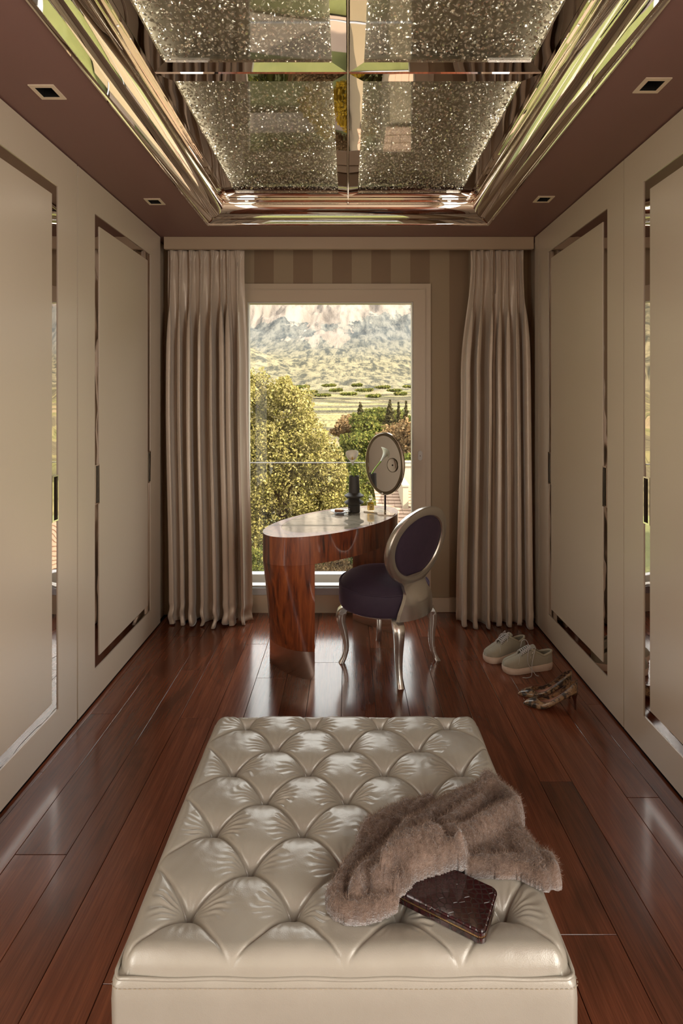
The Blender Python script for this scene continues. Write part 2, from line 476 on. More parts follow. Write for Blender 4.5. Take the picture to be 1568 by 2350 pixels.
panes = [(-GX, -.0015, GYM+.0015, GY1, 'left-hand far'), (.0015, GX, GYM+.0015, GY1, 'right-hand far'),
         (-GX, -.0015, GY0, GYM-.0015, 'left-hand near'), (.0015, GX, GY0, GYM-.0015, 'right-hand near')]
M_BACK = simple('crystal_tray_backing', (.34, .30, .22, 1), .35, .2)
for (x0, x1, y0, y1, w) in panes:
    p = empty('crystal_ceiling_panel', ((x0+x1)/2, (y0+y1)/2, GZ), w+' square of mirror-framed glass under a bed of cut crystals in the ceiling tray', 'ceiling panel', 'crystal ceiling panels')
    q = []
    for side in range(4):
        c0 = [(x0, y0), (x1, y0), (x1, y1), (x0, y1)]; s_ = SW
        c1 = [(x0+s_, y0+s_), (x1-s_, y0+s_), (x1-s_, y1-s_), (x0+s_, y1-s_)]
        ins = .004
        c2 = [(x0+ins, y0+ins), (x1-ins, y0+ins), (x1-ins, y1-ins), (x0+ins, y1-ins)]
        a, b = side, (side+1) % 4
        V = [(*c0[a], GZ+.002), (*c0[b], GZ+.002), (*c2[b], GZ-.003), (*c2[a], GZ-.003), (*c1[b], GZ), (*c1[a], GZ), (*c1[b], GZ+.012), (*c1[a], GZ+.012), (*c0[a], GZ+.012), (*c0[b], GZ+.012)]
        Fc = [(0, 1, 2, 3), (3, 2, 4, 5), (5, 4, 6, 7), (7, 6, 9, 8), (8, 9, 1, 0)]
        keep(mesh_obj('mirror_strip', V, Fc, M_STRIP), p)
    keep(box('glass', x0+SW, x1-SW, y0+SW, y1-SW, GZ+.004, GZ+.008, M_CGLASS), p)
    V, Fc = octa(3600, x0+SW-.01, x1-SW+.01, y0+SW-.01, y1-SW+.01, GZ+.018, GZ+.036, R)
    o = keep(mesh_obj('cut_crystals', V, Fc, M_CRYSTAL), p); o['kind'] = 'stuff'
    # strip lights added out of sight along the edges to brighten the crystals
    for sx_, ry_ in ((x0+.012, -PI/2), (x1-.012, PI/2)):
        area('tray_fill', (sx_, (y0+y1)/2, GZ+.045), (0, ry_, 0), .012, y1-y0-.06, TRAY_FILL, (1.0, .93, .80))
    keep(box('backing', x0, x1, y0, y1, GZ+.060, GZ+.066, M_BACK), p)
bm = bmesh.new(); V, Fc = tube_data([(0, GY0-.01, GZ-.004), (0, GY1+.01, GZ-.004)], .0035, 8)
mesh_obj('divider_rod', V, Fc, M_CHROME, tr, 60)
plate('tray_box', 'z', -TX-.02, TX+.02, TY0-.02, TY1+.02, 2.74, 2.79, [], M_DARK, ce)
bm = bmesh.new()
add_box(bm, -TX-.02, -TX, TY0-.02, TY1+.02, ZC+.03, 2.74); add_box(bm, TX, TX+.02, TY0-.02, TY1+.02, ZC+.03, 2.74)
add_box(bm, -TX, TX, TY0-.02, TY0, ZC+.03, 2.74); add_box(bm, -TX, TX, TY1, TY1+.02, ZC+.03, 2.74)
bm_obj('tray_side', bm, M_DARK, ce)
# downlights
dl_txt = ['over the left wardrobe, nearest the viewer', 'over the left wardrobe, close to the curtain', 'over the right wardrobe, nearest the viewer', 'over the right wardrobe, close to the curtain']
for (x, y), w in zip(lights, dl_txt):
    d = empty('recessed_downlight', (x, y, ZC), 'square recessed downlight, pale rim, '+w, 'downlight', 'square ceiling downlights')
    keep(plate('rim', 'z', x-.043, x+.043, y-.043, y+.043, ZC-.004, ZC-.0003, [(x-.0285, x+.0285, y-.0285, y+.0285)], M_WHITE), d)
    bm = bmesh.new()
    z0, z1, q = ZC-.003, ZC+.07, .0285
    vs4 = [bm.verts.new((x+a*q, y+b*q, z0)) for a, b in ((-1, -1), (1, -1), (1, 1), (-1, 1))]; vt4 = [bm.verts.new((x+a*q*.8, y+b*q*.8, z1)) for a, b in ((-1, -1), (1, -1), (1, 1), (-1, 1))]
    for i in range(4): bm.faces.new((vs4[i], vs4[(i+1) % 4], vt4[(i+1) % 4], vt4[i]))
    bm.faces.new(vt4)
    keep(bm_obj('housing', bm, M_BLACK), d)
    keep(lathe('lamp', [(.020, .045), (.017, .055), (.008, .062), (.002, .063)], M_CHROME, None, 20, (x, y, ZC), cap=False), d)

# ---------------------------------------------------------------- wardrobes
def wardrobe_door(side, y0, y1, fy0, fy1, label):
    """side -1 left, +1 right. slab, inlaid mirror band with mitred corners, inner panel, recessed pulls"""
    xf = XL if side < 0 else XR
    X = lambda d: xf + side*d                                     # d = depth into the wall
    root = empty('wardrobe_door', (xf, (y0+y1)/2, 0), label, 'wardrobe door', 'tall wardrobe doors with mirror inlay')
    fz0, fz1, s_ = .156, 2.336, .047
    g = .0055 if side < 0 else .003
    d0, d1 = sorted((X(0), X(.036)))
    keep(plate('door_slab', 'x', y0+g, y1-g, .012, 2.494, d0, d1, [(fy0, fy1, fz0, fz1)], M_PANEL), root)
    e0, e1 = sorted((X(.0), X(.036)))
    keep(box('centre_panel', e0, e1, fy0+s_, fy1-s_, fz0+s_, fz1-s_, M_PANEL, bevel=.0015), root)
    # mirror band: four mitred strips 4 mm below the face; the uprights are cut for the pulls
    hz0, hz1 = .943, 1.134
    xm, xb = X(.004), X(.030)
    def strip(pts):
        V = [(xm, a, b) for a, b in pts]+[(xb, a, b) for a, b in pts]; n = len(pts)
        Fc = [tuple(range(n)), tuple(range(n, 2*n))]+[(i, (i+1) % n, n+(i+1) % n, n+i) for i in range(n)]
        bm = bmesh.new(); bv = [bm.verts.new(v) for v in V]
        for f in Fc: bm.faces.new([bv[i] for i in f])
        keep(bm_obj('mirror_strip', bm, M_DSTRIP), root)
    strip([(fy0, fz1), (fy1, fz1), (fy1-s_, fz1-s_), (fy0+s_, fz1-s_)])
    strip([(fy0, fz0), (fy1, fz0), (fy1-s_, fz0+s_), (fy0+s_, fz0+s_)])
    for a, b in ((fy0, fy0+s_), (fy1, fy1-s_)):
        strip([(a, fz0), (b, fz0+s_), (b, hz0), (a, hz0)]); strip([(a, fz1), (b, fz1-s_), (b, hz1), (a, hz1)])
        lo, hi = min(a, b)+.0005, max(a, b)-.0005
        # pull: polished rim with a dark recess and a grip lip
        h = keep(plate('pull_handle', 'x', lo, hi, hz0, hz1, *sorted((X(-.001), X(.034))), [(lo+.005, hi-.005, hz0+.006, hz1-.006)], M_CHROME), root)
        hb = box('recess', *sorted((X(.026), X(.0335))), lo+.005, hi-.005, hz0+.006, hz1-.006, M_CHROME); hb.parent = h
        hb.data.materials[0] = M_BLACK
        gp = box('grip', *sorted((X(.003), X(.007))), lo+.005, lo+.018, hz0+.006, hz1-.006, M_CHROME); gp.parent = h
    keep(box('edge_core', *sorted((X(.036), X(.044))), y0+g, y1-g, .012, 2.494, M_DARK), root)
    return root
wardrobe_door(-1, 2.416, 3.487, 2.582, 3.312, 'pale lacquered wardrobe door on the left, beside the left curtain')
wardrobe_door(-1, 1.345, 2.416, 1.526, 2.256, 'pale lacquered wardrobe door on the left, nearest the viewer')
wardrobe_door(1, 2.362, 3.412, 2.512, 3.256, 'pale lacquered wardrobe door on the right, behind the two pairs of shoes')
wardrobe_door(1, 1.312, 2.362, 1.462, 2.206, 'pale lacquered wardrobe door on the right, nearest the viewer')
f_ = struct(box('trim_3', XR, XR+.044, 3.415, YC, .012, 2.494, M_PANEL))
struct(box('trim_4', XL-.044, XL, .34, 1.342, .012, 2.494, M_PANEL)); struct(box('trim_5', XR, XR+.044, .34, 1.309, .012, 2.494, M_PANEL))

# ---------------------------------------------------------------- far window
w1 = struct(plate('window_1', 'y', WX0, WX1, .0, WZ1, YW-.022, YW+.10, [(WX0+.045, WX1-.040, .055, WZ1-.045)], M_FRAME))
SX0, SX1, SZ0, SZ1 = -.755, .524, .055, 2.192          # sash outer edge
GX0_, GX1_, GZ0_, GZ1_ = -.675, .434, .185, 2.102       # glass opening
plate('sash', 'y', SX0, SX1, SZ0, SZ1, YW-.034, YW+.05, [(GX0_-.008, GX1_+.008, GZ0_-.060, GZ1_+.008)], M_FRAME, w1)
plate('glazing_bead', 'y', GX0_-.0075, GX1_+.0075, GZ0_-.010, GZ1_+.0075, YW-.020, YW+.04, [(GX0_, GX1_, GZ0_, GZ1_)], M_FRAMEW, w1)
box('sill', GX0_-.0075, GX1_+.0075, YW-.036, YW+.045, GZ0_-.060, GZ0_-.0105, M_ALU, w1, bevel=.002)
box('glass', GX0_, GX1_, YW+.008, YW+.014, GZ0_, GZ1_, M_WGLASS, w1)
# balustrade outside
bal = empty('glass_balustrade', (-.12, 4.02, -.1), 'frameless clear glass balustrade pane standing outside the window', 'balustrade')
keep(box('glass_pane', -.95, .75, 4.014, 4.026, .13, .975, M_SGLASS), bal)
keep(box('top_rail', -.95, .75, 4.012, 4.028, .975, .981, M_ALU), bal)
keep(box('base_channel', -.95, .75, 3.985, 4.055, .08, .16, M_ALU, bevel=.003), bal)
struct(box('ledge', -1.9, 1.9, YW+.24, 4.10, -.12, .079, M_ALU))
# sensor on the sash
sn = empty('window_sensor', (.487, YW-.034, 1.07), 'small white oval sensor on the right of the window frame', 'sensor')
def stadium(w, h, n=10):
    r = w/2; pts = []
    for k in range(n+1): a = PI*k/n; pts.append((r*math.cos(a), h/2-r+r*math.sin(a)))
    for k in range(n+1): a = PI+PI*k/n; pts.append((r*math.cos(a), -(h/2-r)+r*math.sin(a)))
    return pts
def prism_y(name, pts, x, z, y0, y1, mat, bev=.0, parent=None):
    bm = bmesh.new(); v = [bm.verts.new((x+a, y0, z+b)) for a, b in pts]; f = bm.faces.new(v)
    r = bmesh.ops.extrude_face_region(bm, geom=[f]); [setattr(q, 'co', q.co+Vector((0, y1-y0, 0))) for q in r['geom'] if isinstance(q, bmesh.types.BMVert)]
    if bev:
        ed = [e for e in bm.edges if all(abs(q.co.y-y0) < 1e-6 for q in e.verts)]
        bmesh.ops.bevel(bm, geom=ed, offset=bev, segments=2, affect='EDGES')
    return bm_obj(name, bm, mat, parent, 40)
keep(prism_y('housing', stadium(.030, .066), .487, 1.07, YW-.0430, YW-.0345, M_FRAMEW, .003), sn)
keep(prism_y('button', stadium(.006, .006), .487, 1.068, YW-.0436, YW-.0431, M_DARK), sn)
# side windows added out of view behind the viewpoint, for the fill light
w2 = struct(plate('added_window_2', 'x', -1.319, .299, .021, 2.299, XR+.50, XR+.58, [(-1.26, -.54, .12, 2.22), (-.48, .24, .12, 2.22)], M_FRAME))
box('glass', XR+.53, XR+.536, -1.26, -.54, .12, 2.22, M_WGLASS, w2); box('glass', XR+.53, XR+.536, -.48, .24, .12, 2.22, M_WGLASS, w2)
w3 = struct(plate('added_window_3', 'x', -1.319, .299, .021, 2.299, XL-.58, XL-.50, [(-1.26, -.54, .12, 2.22), (-.48, .24, .12, 2.22)], M_FRAME))
box('glass', XL-.536, XL-.53, -1.26, -.54, .12, 2.22, M_WGLASS, w3); box('glass', XL-.536, XL-.53, -.48, .24, .12, 2.22, M_WGLASS, w3)
struct(box('added_canopy', XL-3.3, XL-.62, -4.0, 2.2, 2.45, 2.6, M_CORN))  # unseen slab, added over the left opening to pair with the right one
struct(box('added_canopy', XR+.62, XR+3.3, -4.0, 2.2, 2.45, 2.6, M_CORN))  # unseen slab, added to keep direct sun out of the right opening

# ---------------------------------------------------------------- curtains
def curtain(name, top, mid, bot, Yt, Yb, folds, seed, label, kick=0.0):
    rr = random.Random(seed); nu = 340
    vv_l = list(np.linspace(0, .06, 22)[:-1])+list(np.linspace(.06, 1, 125)); nv = len(vv_l)
    ws = [rr.uniform(.55, 1.6) for _ in range(folds)]; s_ = sum(ws); ed = [0]
    for w in ws: ed.append(ed[-1]+w/s_)
    dep = [rr.uniform(.55, 1.35) for _ in range(folds)]; skew = [rr.uniform(-.5, .5) for _ in range(folds)]
    z0, z1 = .006, 2.432
    V = []
    for j in range(nv):
        v = vv_l[j]; z = z1+(z0-z1)*v
        if v < .35: a = smooth01((v-.03)/.32); x0 = top[0]+(mid[0]-top[0])*a; x1 = top[1]+(mid[1]-top[1])*a
        else: a = smooth01((v-.35)/.65); x0 = mid[0]+(bot[0]-mid[0])*a; x1 = mid[1]+(bot[1]-mid[1])*a
        Yc = Yt+(Yb-Yt)*v
        A = .010+.034*smooth01((v-.05)/.22)+.004*v
        if v < .06: A = .010+.004*math.cos(v/.06*PI)
        for i in range(nu):
            u = i/(nu-1)
            k = min(folds-1, max(0, int(np.searchsorted(ed, u, 'right'))-1)); t = (u-ed[k])/(ed[k+1]-ed[k])
            ph = 2*PI*(t-.5)
            drift = .18*math.sin(3.1*v+seed+k*1.7)
            # header: three-finger pinches that open into broad flat folds with deep narrow valleys
            tt = t-.5; hd = smooth01((v-.036)/.15)
            wp = .26-.15*smooth01(v/.034)
            pin = 2*math.exp(-(tt/wp)**2)-1+(.35*math.cos(tt*2*PI/(wp*.62))*math.exp(-(tt/wp)**2) if v < .05 else 0)
            full = 1-2*abs(math.sin(ph/2))**3.2
            p = pin*(1-hd)+full*hd
            y = Yc-(A*1.25*hd+.017*(1-hd))*dep[k]*p-.012*smooth01((v-.05)/.2)*math.sin(u*9+seed)-.0035*math.sin(u*61+v*5+seed)*smooth01(v*3)
            y += .006*skew[k]*tt*2*smooth01(v*5)
            over = 1.0*A*math.sin(ph)*smooth01((v-.07)/.12)
            x = x0+(x1-x0)*u-over*.62+(x1-x0)/folds*.30*drift*(1-abs(2*t-1))
            if v > .955: y -= .0025
            if kick and v > .93: y += kick*.012*math.sin(v*160+k*2.1)*(v-.93)/.07; x += kick*.008*math.sin(v*120+k)*(v-.93)/.07
            V.append((x, y, z+(.006*rr.random() if False else 0)+(.004*math.sin(k*2.3+t*5) if j == nv-1 else 0)))
    Fc = grid_faces(nu, nv)
    o = mesh_obj(name, np.array(V), Fc, M_SATIN, None, 180)
    md = o.modifiers.new('thick', 'SOLIDIFY'); md.thickness = .0015
    tag(o, label, 'curtain', 'floor-length satin curtains')
    return o
def XY(px, Y): return (px-CX)/F*Y
curtain('curtain', (XY(384, 3.55), XY(560, 3.55)), (XY(380, 3.53), XY(566, 3.53)), (XY(386, 3.49), XY(576, 3.49)), 3.555, 3.50, 8, 3, 'champagne satin pinch-pleat curtain on the left of the window', 1)
curtain('curtain', (XY(1082, 3.55), XY(1204, 3.55)), (XY(1062, 3.53), XY(1212, 3.53)), (XY(1052, 3.47), XY(1220, 3.47)), 3.555, 3.47, 7, 11, 'champagne satin pinch-pleat curtain on the right of the window, gathered narrow at the top', .3)
# ---------------------------------------------------------------- dressing table
TC = Vector((-.070, 3.168, 0)); TA, TB, TANG = .511, .248, math.radians(48.4)
table = empty('dressing_table', TC, 'oval glossy rosewood dressing table with marble inset top standing at the window', 'table', rz=TANG)
TH, AP = .745, .600
def ell(a, b, n, t0=0, t1=2*PI): return [(a*math.cos(t0+(t1-t0)*k/n), b*math.sin(t0+(t1-t0)*k/n)) for k in range(n)]
def prism(name, outline, z0, z1, mat, parent, bev=0, seg=2):
    bm = bmesh.new(); v = [bm.verts.new((x, y, z0)) for x, y in outline]; f = bm.faces.new(v)
    r = bmesh.ops.extrude_face_region(bm, geom=[f])
    for q in r['geom']:
        if isinstance(q, bmesh.types.BMVert): q.co.z = z1
    bmesh.ops.recalc_face_normals(bm, faces=bm.faces)
    if bev:
        ed = [e for e in bm.edges if all(abs(q.co.z-z1) < 1e-6 for q in e.verts)]
        bmesh.ops.bevel(bm, geom=ed, offset=bev, segments=seg, affect='EDGES')
    return bm_obj(name, bm, mat, parent, 35)
prism('apron', ell(TA, TB, 96), AP, TH-.018, M_VENEER, table)
ring_o = ell(TA, TB, 96); IA, IB, IX = .405, .222, .025
def ring_top(name, z0, z1, mat):
    o = ell(TA, TB, 96); i_ = [(IX+x, y) for x, y in ell(IA, IB, 96)]
    V = [(*p, z) for z in (z0, z1) for p in o]+[(*p, z) for z in (z0, z1) for p in i_]; n = 96; Fc = []
    for k in range(n):
        k2 = (k+1) % n
        Fc += [(k, k2, n+k2, n+k), (n+k, n+k2, 3*n+k2, 3*n+k), (3*n+k, 3*n+k2, 2*n+k2, 2*n+k), (2*n+k, 2*n+k2, k2, k)]
    return mesh_obj(name, V, Fc, mat, table, 35)
M_RIM = m_veneer('tabletop_veneer', .03)
ring_top('tabletop_rim', TH-.018, TH, M_RIM)
prism('marble_inset', [(IX+x, y) for x, y in ell(IA-.001, IB-.001, 96)], TH-.017, TH-.0003, M_MARBLE, table)
def pedestal(sgn, z0, z1, mat, name, off=0.0):
    """end of the oval cut by a chord; the outer face leans in towards the floor"""
    ch = .354; h = TB*math.sqrt(1-(ch/TA)**2); a0 = math.asin(h/TB)
    n = 40; nz = 14; V = []
    for j in range(nz):
        z = z0+(z1-z0)*j/(nz-1); t = .30+.70*z/AP
        for k in range(n+1):
            a = -a0+2*a0*k/n
            x = TA*math.cos(a); y = TB*math.sin(a)
            x = ch+(x-ch)*t
            V.append((sgn*(x-off), sgn*y*(1-off*2), z))
    m = n+1; Fc = []
    for j in range(nz-1):
        for k in range(n): Fc.append((j*m+k, j*m+k+1, (j+1)*m+k+1, (j+1)*m+k))
        Fc.append((j*m+n, j*m, (j+1)*m, (j+1)*m+n))
    Fc.append(tuple(range(m))[::-1]); Fc.append(tuple(range((nz-1)*m, nz*m)))
    bm = bmesh.new(); bv = [bm.verts.new(v) for v in V]
    for f in Fc: bm.faces.new([bv[i] for i in f])
    return bm_obj(name, bm, mat, table, 30)
for s_ in (-1, 1):
    pedestal(s_, .147, AP-.0005, M_VENEER, 'pedestal'); pedestal(s_, 0.0005, .1465, M_COPPER, 'metal_plinth', .0)

# ---------------------------------------------------------------- chair
CF = Vector((-.700, .714, 0)).normalized(); CS = Vector((CF.y, -CF.x, 0))        # front, side
CCn = Vector((.200, 3.000, 0))
crz = math.atan2(CF.y, CF.x)                            # local +x = front of the chair, local +y = its left
chair = empty('upholstered_chair', CCn, 'silver-leaf oval-back chair with deep purple velvet seat beside the dressing table', 'chair', rz=crz)
Minv = (Matrix.Translation(CCn) @ Matrix.Rotation(crz, 4, 'Z')).inverted()
def seat_r(a):                                          # seat outline, slightly squarer in front
    return .250*(1+.035*math.cos(2*a)**2*(.5+.5*math.cos(a)))
sp = [(0, .325), (.93, .325), (.975, .330), (1, .345), (1.005, .40), (1.0, .432), (.985, .442), (.975, .440), (.955, .447), (.88, .466), (.74, .484), (.5, .495), (.25, .500), (0, .501)]
n = 72; V = []
for r_, z in sp[1:-1]:
    for k in range(n):
        a = 2*PI*k/n; q = seat_r(a)*r_; V.append((q*math.cos(a), q*math.sin(a), z))
Fc = grid_faces(n, len(sp)-2, True); Fc.append(tuple(range(n))[::-1]); Fc.append(tuple(range((len(sp)-3)*n, (len(sp)-2)*n)))
mesh_obj('seat_cushion', V, Fc, M_VELVET, chair, 60)
tube('welt', [(seat_r(a)*.988*math.cos(a), seat_r(a)*.988*math.sin(a), .4435) for a in [2*PI*k/72 for k in range(72)]], .004, M_VELVET, chair, 6, True)
# metal band round the seat bottom and the back shell
# back: ring and splat as one lofted shell on a leaning, slightly curved surface
LEAN, ZB = .23, .50
def back_pt(s, z, d=0.0):
    """s sideways, z height, d thickness outwards (to the rear)"""
    x = -.222-max(0, z-.47)*LEAN*1.0+.30*s*s
    if z < .47: x = -.232+.30*s*s+(.47-z)*.02
    return (x-d, s+.012+.036*smooth01((z-.42)/.12), z)
RZ, RW, RH, RT = .700, .232, .205, .048                  # centre height, half width, half height, rim width
def ring_shell(n=96):
    V = []; Fc = []
    # cross-section of the rim: across (0..1 outer to inner), thickness
    sec = [(0, .0), (.0, .016), (.08, .0215), (.5, .024), (.9, .020), (1, .014), (1, -.006), (.5, -.012), (.08, -.010)]
    m = len(sec)
    for k in range(n):
        a = 2*PI*k/n
        c, s = math.cos(a), math.sin(a)
        for q, d in sec:
            w = RW-RT*q; h = RH-RT*q
            egg = 1+.06*s                                 # a little wider at the top
            V.append(back_pt(w*c*egg, RZ+h*s, d))
    for k in range(n):
        for j in range(m): Fc.append((k*m+j, k*m+(j+1) % m, ((k+1) % n)*m+(j+1) % m, ((k+1) % n)*m+j))
    return V, Fc
V, Fc = ring_shell(); bf = mesh_obj('back_frame', V, Fc, M_SILVER, chair, 32)
# upholstered oval, both faces padded
V = []; n = 72; rs = [0, .3, .6, .82, .94, 1]
for side in (1, -1):
    for r_ in rs[1:]:
        for k in range(n):
            a = 2*PI*k/n; w, h = (RW-RT+.003)*r_, (RH-RT+.003)*r_
            d = .004+side*(.003+.013*math.sqrt(max(0, 1-r_*r_)))
            V.append(back_pt(w*math.cos(a)*(1+.06*math.sin(a)), RZ+h*math.sin(a), d))
m = len(rs)-1; Fc = grid_faces(n, m, True)+[tuple(range(n))]+grid_faces(n, m, True, off=m*n)+[tuple(range(m*n, m*n+n))]
mesh_obj('back_cushion', V, Fc, M_VELVET, chair, 60)
# splat: flared shell from under the ring down to the seat base
nz, ns = 26, 28
V = []
for side in (0, 1):
    for j in range(nz):
        z = .322+(.555-.322)*j/(nz-1)
        hw = interp(z, [.322, .36, .42, .46, .50, .555], [.140, .132, .112, .092, .088, .120])
        for i in range(ns):
            s = (2*i/(ns-1)-1)*hw
            x, y, zz = back_pt(s, z, 0)
            w_ = smooth01((z-.40)/.13)
            x = (1-w_)*(-math.sqrt(max(0, .2620**2-s*s)))+w_*(-.226-max(0, z-.47)*LEAN+.3*s*s)
            V.append((x-(.004+.012 if side else -.004), y, z))
mm = ns*nz; Fc = grid_faces(ns, nz)+[tuple(reversed(f)) for f in grid_faces(ns, nz, off=mm)]
for j in range(nz-1):
    a = j*ns; Fc += [(a, a+ns, mm+a+ns, mm+a), (a+ns-1, mm+a+ns-1, mm+a+2*ns-1, a+2*ns-1)]
for i in range(ns-1): Fc += [(i, mm+i, mm+i+1, i+1)]
mesh_obj('back_splat', V, Fc, M_SILVER, chair, 40)
lathe('seat_base', [(.17, .308), (.212, .310), (.214, .325), (.17, .326)], M_SILVER, chair, 64)
LW = 1.28
# cabriole legs: square-ish section, knee out, ankle in, toe out
def cab_leg(px, py, back=False):
    """px,py world position of the toe"""
    t = Minv @ Vector((px, py, 0)); r_t = math.hypot(t.x, t.y); d = Vector((t.x/r_t, t.y/r_t, 0)); w = Vector((-d.y, d.x, 0))
    if back: prof = [(.325, r_t-.075, .044, .030), (.31, r_t-.055, .046, .034), (.28, r_t-.034, .044, .036), (.23, r_t-.028, .038, .034), (.15, r_t-.034, .031, .028), (.08, r_t-.030, .026, .024), (.03, r_t-.016, .024, .023), (.0005, r_t, .026, .025)]
    else: prof = [(.325, r_t-.050, .044, .032), (.31, r_t-.028, .050, .038), (.285, r_t-.008, .050, .042), (.24, r_t+.000, .043, .040), (.17, r_t-.018, .033, .030), (.09, r_t-.030, .025, .023), (.035, r_t-.020, .022, .021), (.0005, r_t-.004, .025, .024)]
    pts = catmull([(p[1], p[0], 0) for p in prof], 4)
    zs = [p[0] for p in prof][::-1]; ws = [p[2] for p in prof][::-1]; ds = [p[3] for p in prof][::-1]
    V = []; sec = [(-.5, -.35), (-.35, -.5), (.35, -.5), (.5, -.35), (.5, .35), (.35, .5), (-.35, .5), (-.5, .35)]
    for p in pts:
        z = max(.0005, p.y); a = interp(z, zs, ws)*LW; b = interp(z, zs, ds)*LW
        for u, v_ in sec:
            q = d*(p.x+v_*b)+w*(u*a); V.append((q.x, q.y, z))
    m = 8; Fc = grid_faces(m, len(pts), True)+[tuple(range(8)), tuple(range((len(pts)-1)*8, len(pts)*8))]
    bm = bmesh.new(); bv = [bm.verts.new(v) for v in V]
    for f in Fc: bm.faces.new([bv[i] for i in f])
    return bm_obj('leg', bm, M_SILVER, chair, 50)
cab_leg(.264, 2.712, True); cab_leg(.498, 3.005, True); cab_leg(-.040, 2.975); cab_leg(.184, 3.255)

# ---------------------------------------------------------------- things on the table
vx, vy = .038, 3.385
vase = empty('vase', (vx, vy, TH), 'matt black vase with two flared collars at its waist, holding the lily', 'vase')
vp = [(.0, .001), (.036, .001), (.0375, .003), (.0375, .040), (.040, .046), (.060, .056), (.0625, .060), (.060, .064), (.040, .076), (.0345, .083), (.040, .088), (.060, .097), (.0625, .101), (.060, .105), (.042, .115), (.0355, .122), (.0350, .135), (.0330, .180), (.0315, .224), (.0300, .2255), (.0285, .224), (.0300, .18), (.031, .13), (0, .125)]
lathe('body', [(r_*1.0, z) for r_, z in vp], M_VASE, vase, 48, cap=False, smooth=28)
lily = empty('calla_lily', (vx, vy, TH+.13), 'single white calla lily with a green stem standing in the black vase', 'flower')
sp_ = catmull([(vx+.012, vy+.012, TH+.128), (vx+.004, vy+.010, TH+.19), (vx-.001, vy-.004, TH+.225), (vx-.006, vy-.030, TH+.262), (vx-.009, vy-.062, TH+.300)], 5)
keep(tube('stem', sp_, [.0045]*(len(sp_)-2)+[.005, .006], M_STEM, None, 8), lily)
top = Vector(sp_[-1]); ax = Vector((-.05, -.55, .83)).normalized(); e1 = ax.cross(Vector((1, 0, 0))).normalized(); e2 = ax.cross(e1)
V = []; nu, nv = 40, 18
for j in range(nv):
    t = j/(nv-1)
    for i in range(nu):
        a = 2*PI*i/nu
        r_ = .005+.011*t+.023*t**4
        lip = smooth01((t-.72)/.28)
        h = .078*t+lip*(.016*math.cos(a)-.010*math.cos(2*a)-.004)
        rr_ = r_*(1+.25*lip*math.cos(a))
        q = top+ax*h+e1*(rr_*math.cos(a))*1.0+e2*(rr_*math.sin(a)*1.0)
        V.append(tuple(q))
o = keep(mesh_obj('spathe', V, grid_faces(nu, nv, True), M_LILY, None, 180), lily)
md = o.modifiers.new('thick', 'SOLIDIFY'); md.thickness = .0012
keep(tube('spadix', [top+ax*.02, top+ax*.045, top+ax*.066], [.003, .0035, .002], M_SPADIX, None, 8), lily)

# vanity mirror
mc = Vector((.222, 3.330, 1.053)); al = math.radians(47.0)
mn = Vector((-math.cos(al), -math.sin(al), 0)); mt = Vector((math.sin(al), -math.cos(al), 0)); up = Vector((0, 0, 1))
mir = empty('vanity_mirror', (mc.x, mc.y, TH), 'oval tilting vanity mirror on a slim post, reflecting the lily', 'mirror')
MA, MB = .150, .190
def mloop(a_, b_, d, n=80): return [tuple(mc+mt*(a_*math.cos(2*PI*k/n))+up*(b_*math.sin(2*PI*k/n))+mn*d) for k in range(n)]
def loops(name, L, mat, caps=(False, False), smooth=30):
    n = len(L[0]); V = [v for l in L for v in l]; Fc = grid_faces(n, len(L), True)
    if caps[0]: Fc.append(tuple(range(n)))
    if caps[1]: Fc.append(tuple(range((len(L)-1)*n, len(L)*n)))
    return mesh_obj(name, V, Fc, mat, None, smooth)
M_BRONZE = simple('satin_bronze_frame', (.20, .16, .11, 1), .3, .85)
keep(loops('frame', [mloop(MA-.020, MB-.020, -.002), mloop(MA-.018, MB-.018, .003), mloop(MA-.004, MB-.004, .006), mloop(MA, MB, .002), mloop(MA, MB, -.012), mloop(MA-.006, MB-.006, -.016)], M_BRONZE, (False, True)), mir)
keep(loops('rim', [mloop(MA+.0005, MB+.0005, .001), mloop(MA+.003, MB+.003, .0), mloop(MA+.003, MB+.003, -.012), mloop(MA+.0005, MB+.0005, -.013)], M_CHROME), mir)
keep(loops('mirror_glass', [mloop(MA-.0185, MB-.0185, .0015), mloop(MA-.019, MB-.019, -.001)], M_MIRROR, (True, True)), mir)
g0 = mc+mt*.068+up*(-.004)+mn*.003; V = []; nr = 8; n = 40
for j in range(nr):
    r_ = .041*(j+1)/nr
    for k in range(n): V.append(tuple(g0+mt*(r_*math.cos(2*PI*k/n)*.92)+up*(r_*math.sin(2*PI*k/n))+mn*(.0035*j**2/nr**2)))
keep(mesh_obj('magnifying_inset', V, grid_faces(n, nr, True)+[tuple(range(n))], M_MIRROR, None, 180), mir)
keep(tube('inset_ring', [g0+mt*(.0415*.92*math.cos(2*PI*k/n))+up*(.0415*math.sin(2*PI*k/n))+mn*.0035 for k in range(n)], .0018, M_BRONZE, None, 6, True), mir)
pb = mc-mn*.010
keep(box('post', -.0065, .0065, -.004, .004, TH+.006, mc.z-MB+.03, M_CHROME, None, .001, 1, Matrix.Translation((pb.x, pb.y, 0)) @ Matrix.Rotation(math.radians(10), 4, 'Z')), mir)
bmv, bmf = [], []
for s_, zz in ((.0, .868),):
    c = mc+mn*.012; c = (c.x, c.y, zz)
    v_, f_2 = lathe_data([(.0005, -.009), (.006, -.0065), (.009, 0), (.006, .0065), (.0005, .009)], 16, c); keep(mesh_obj('hinge_ball', v_, f_2, M_CHROME, None, 60), mir)
Mb = Matrix.Translation((.187, 3.316, 0)) @ Matrix.Rotation(math.radians(-20), 4, 'Z')
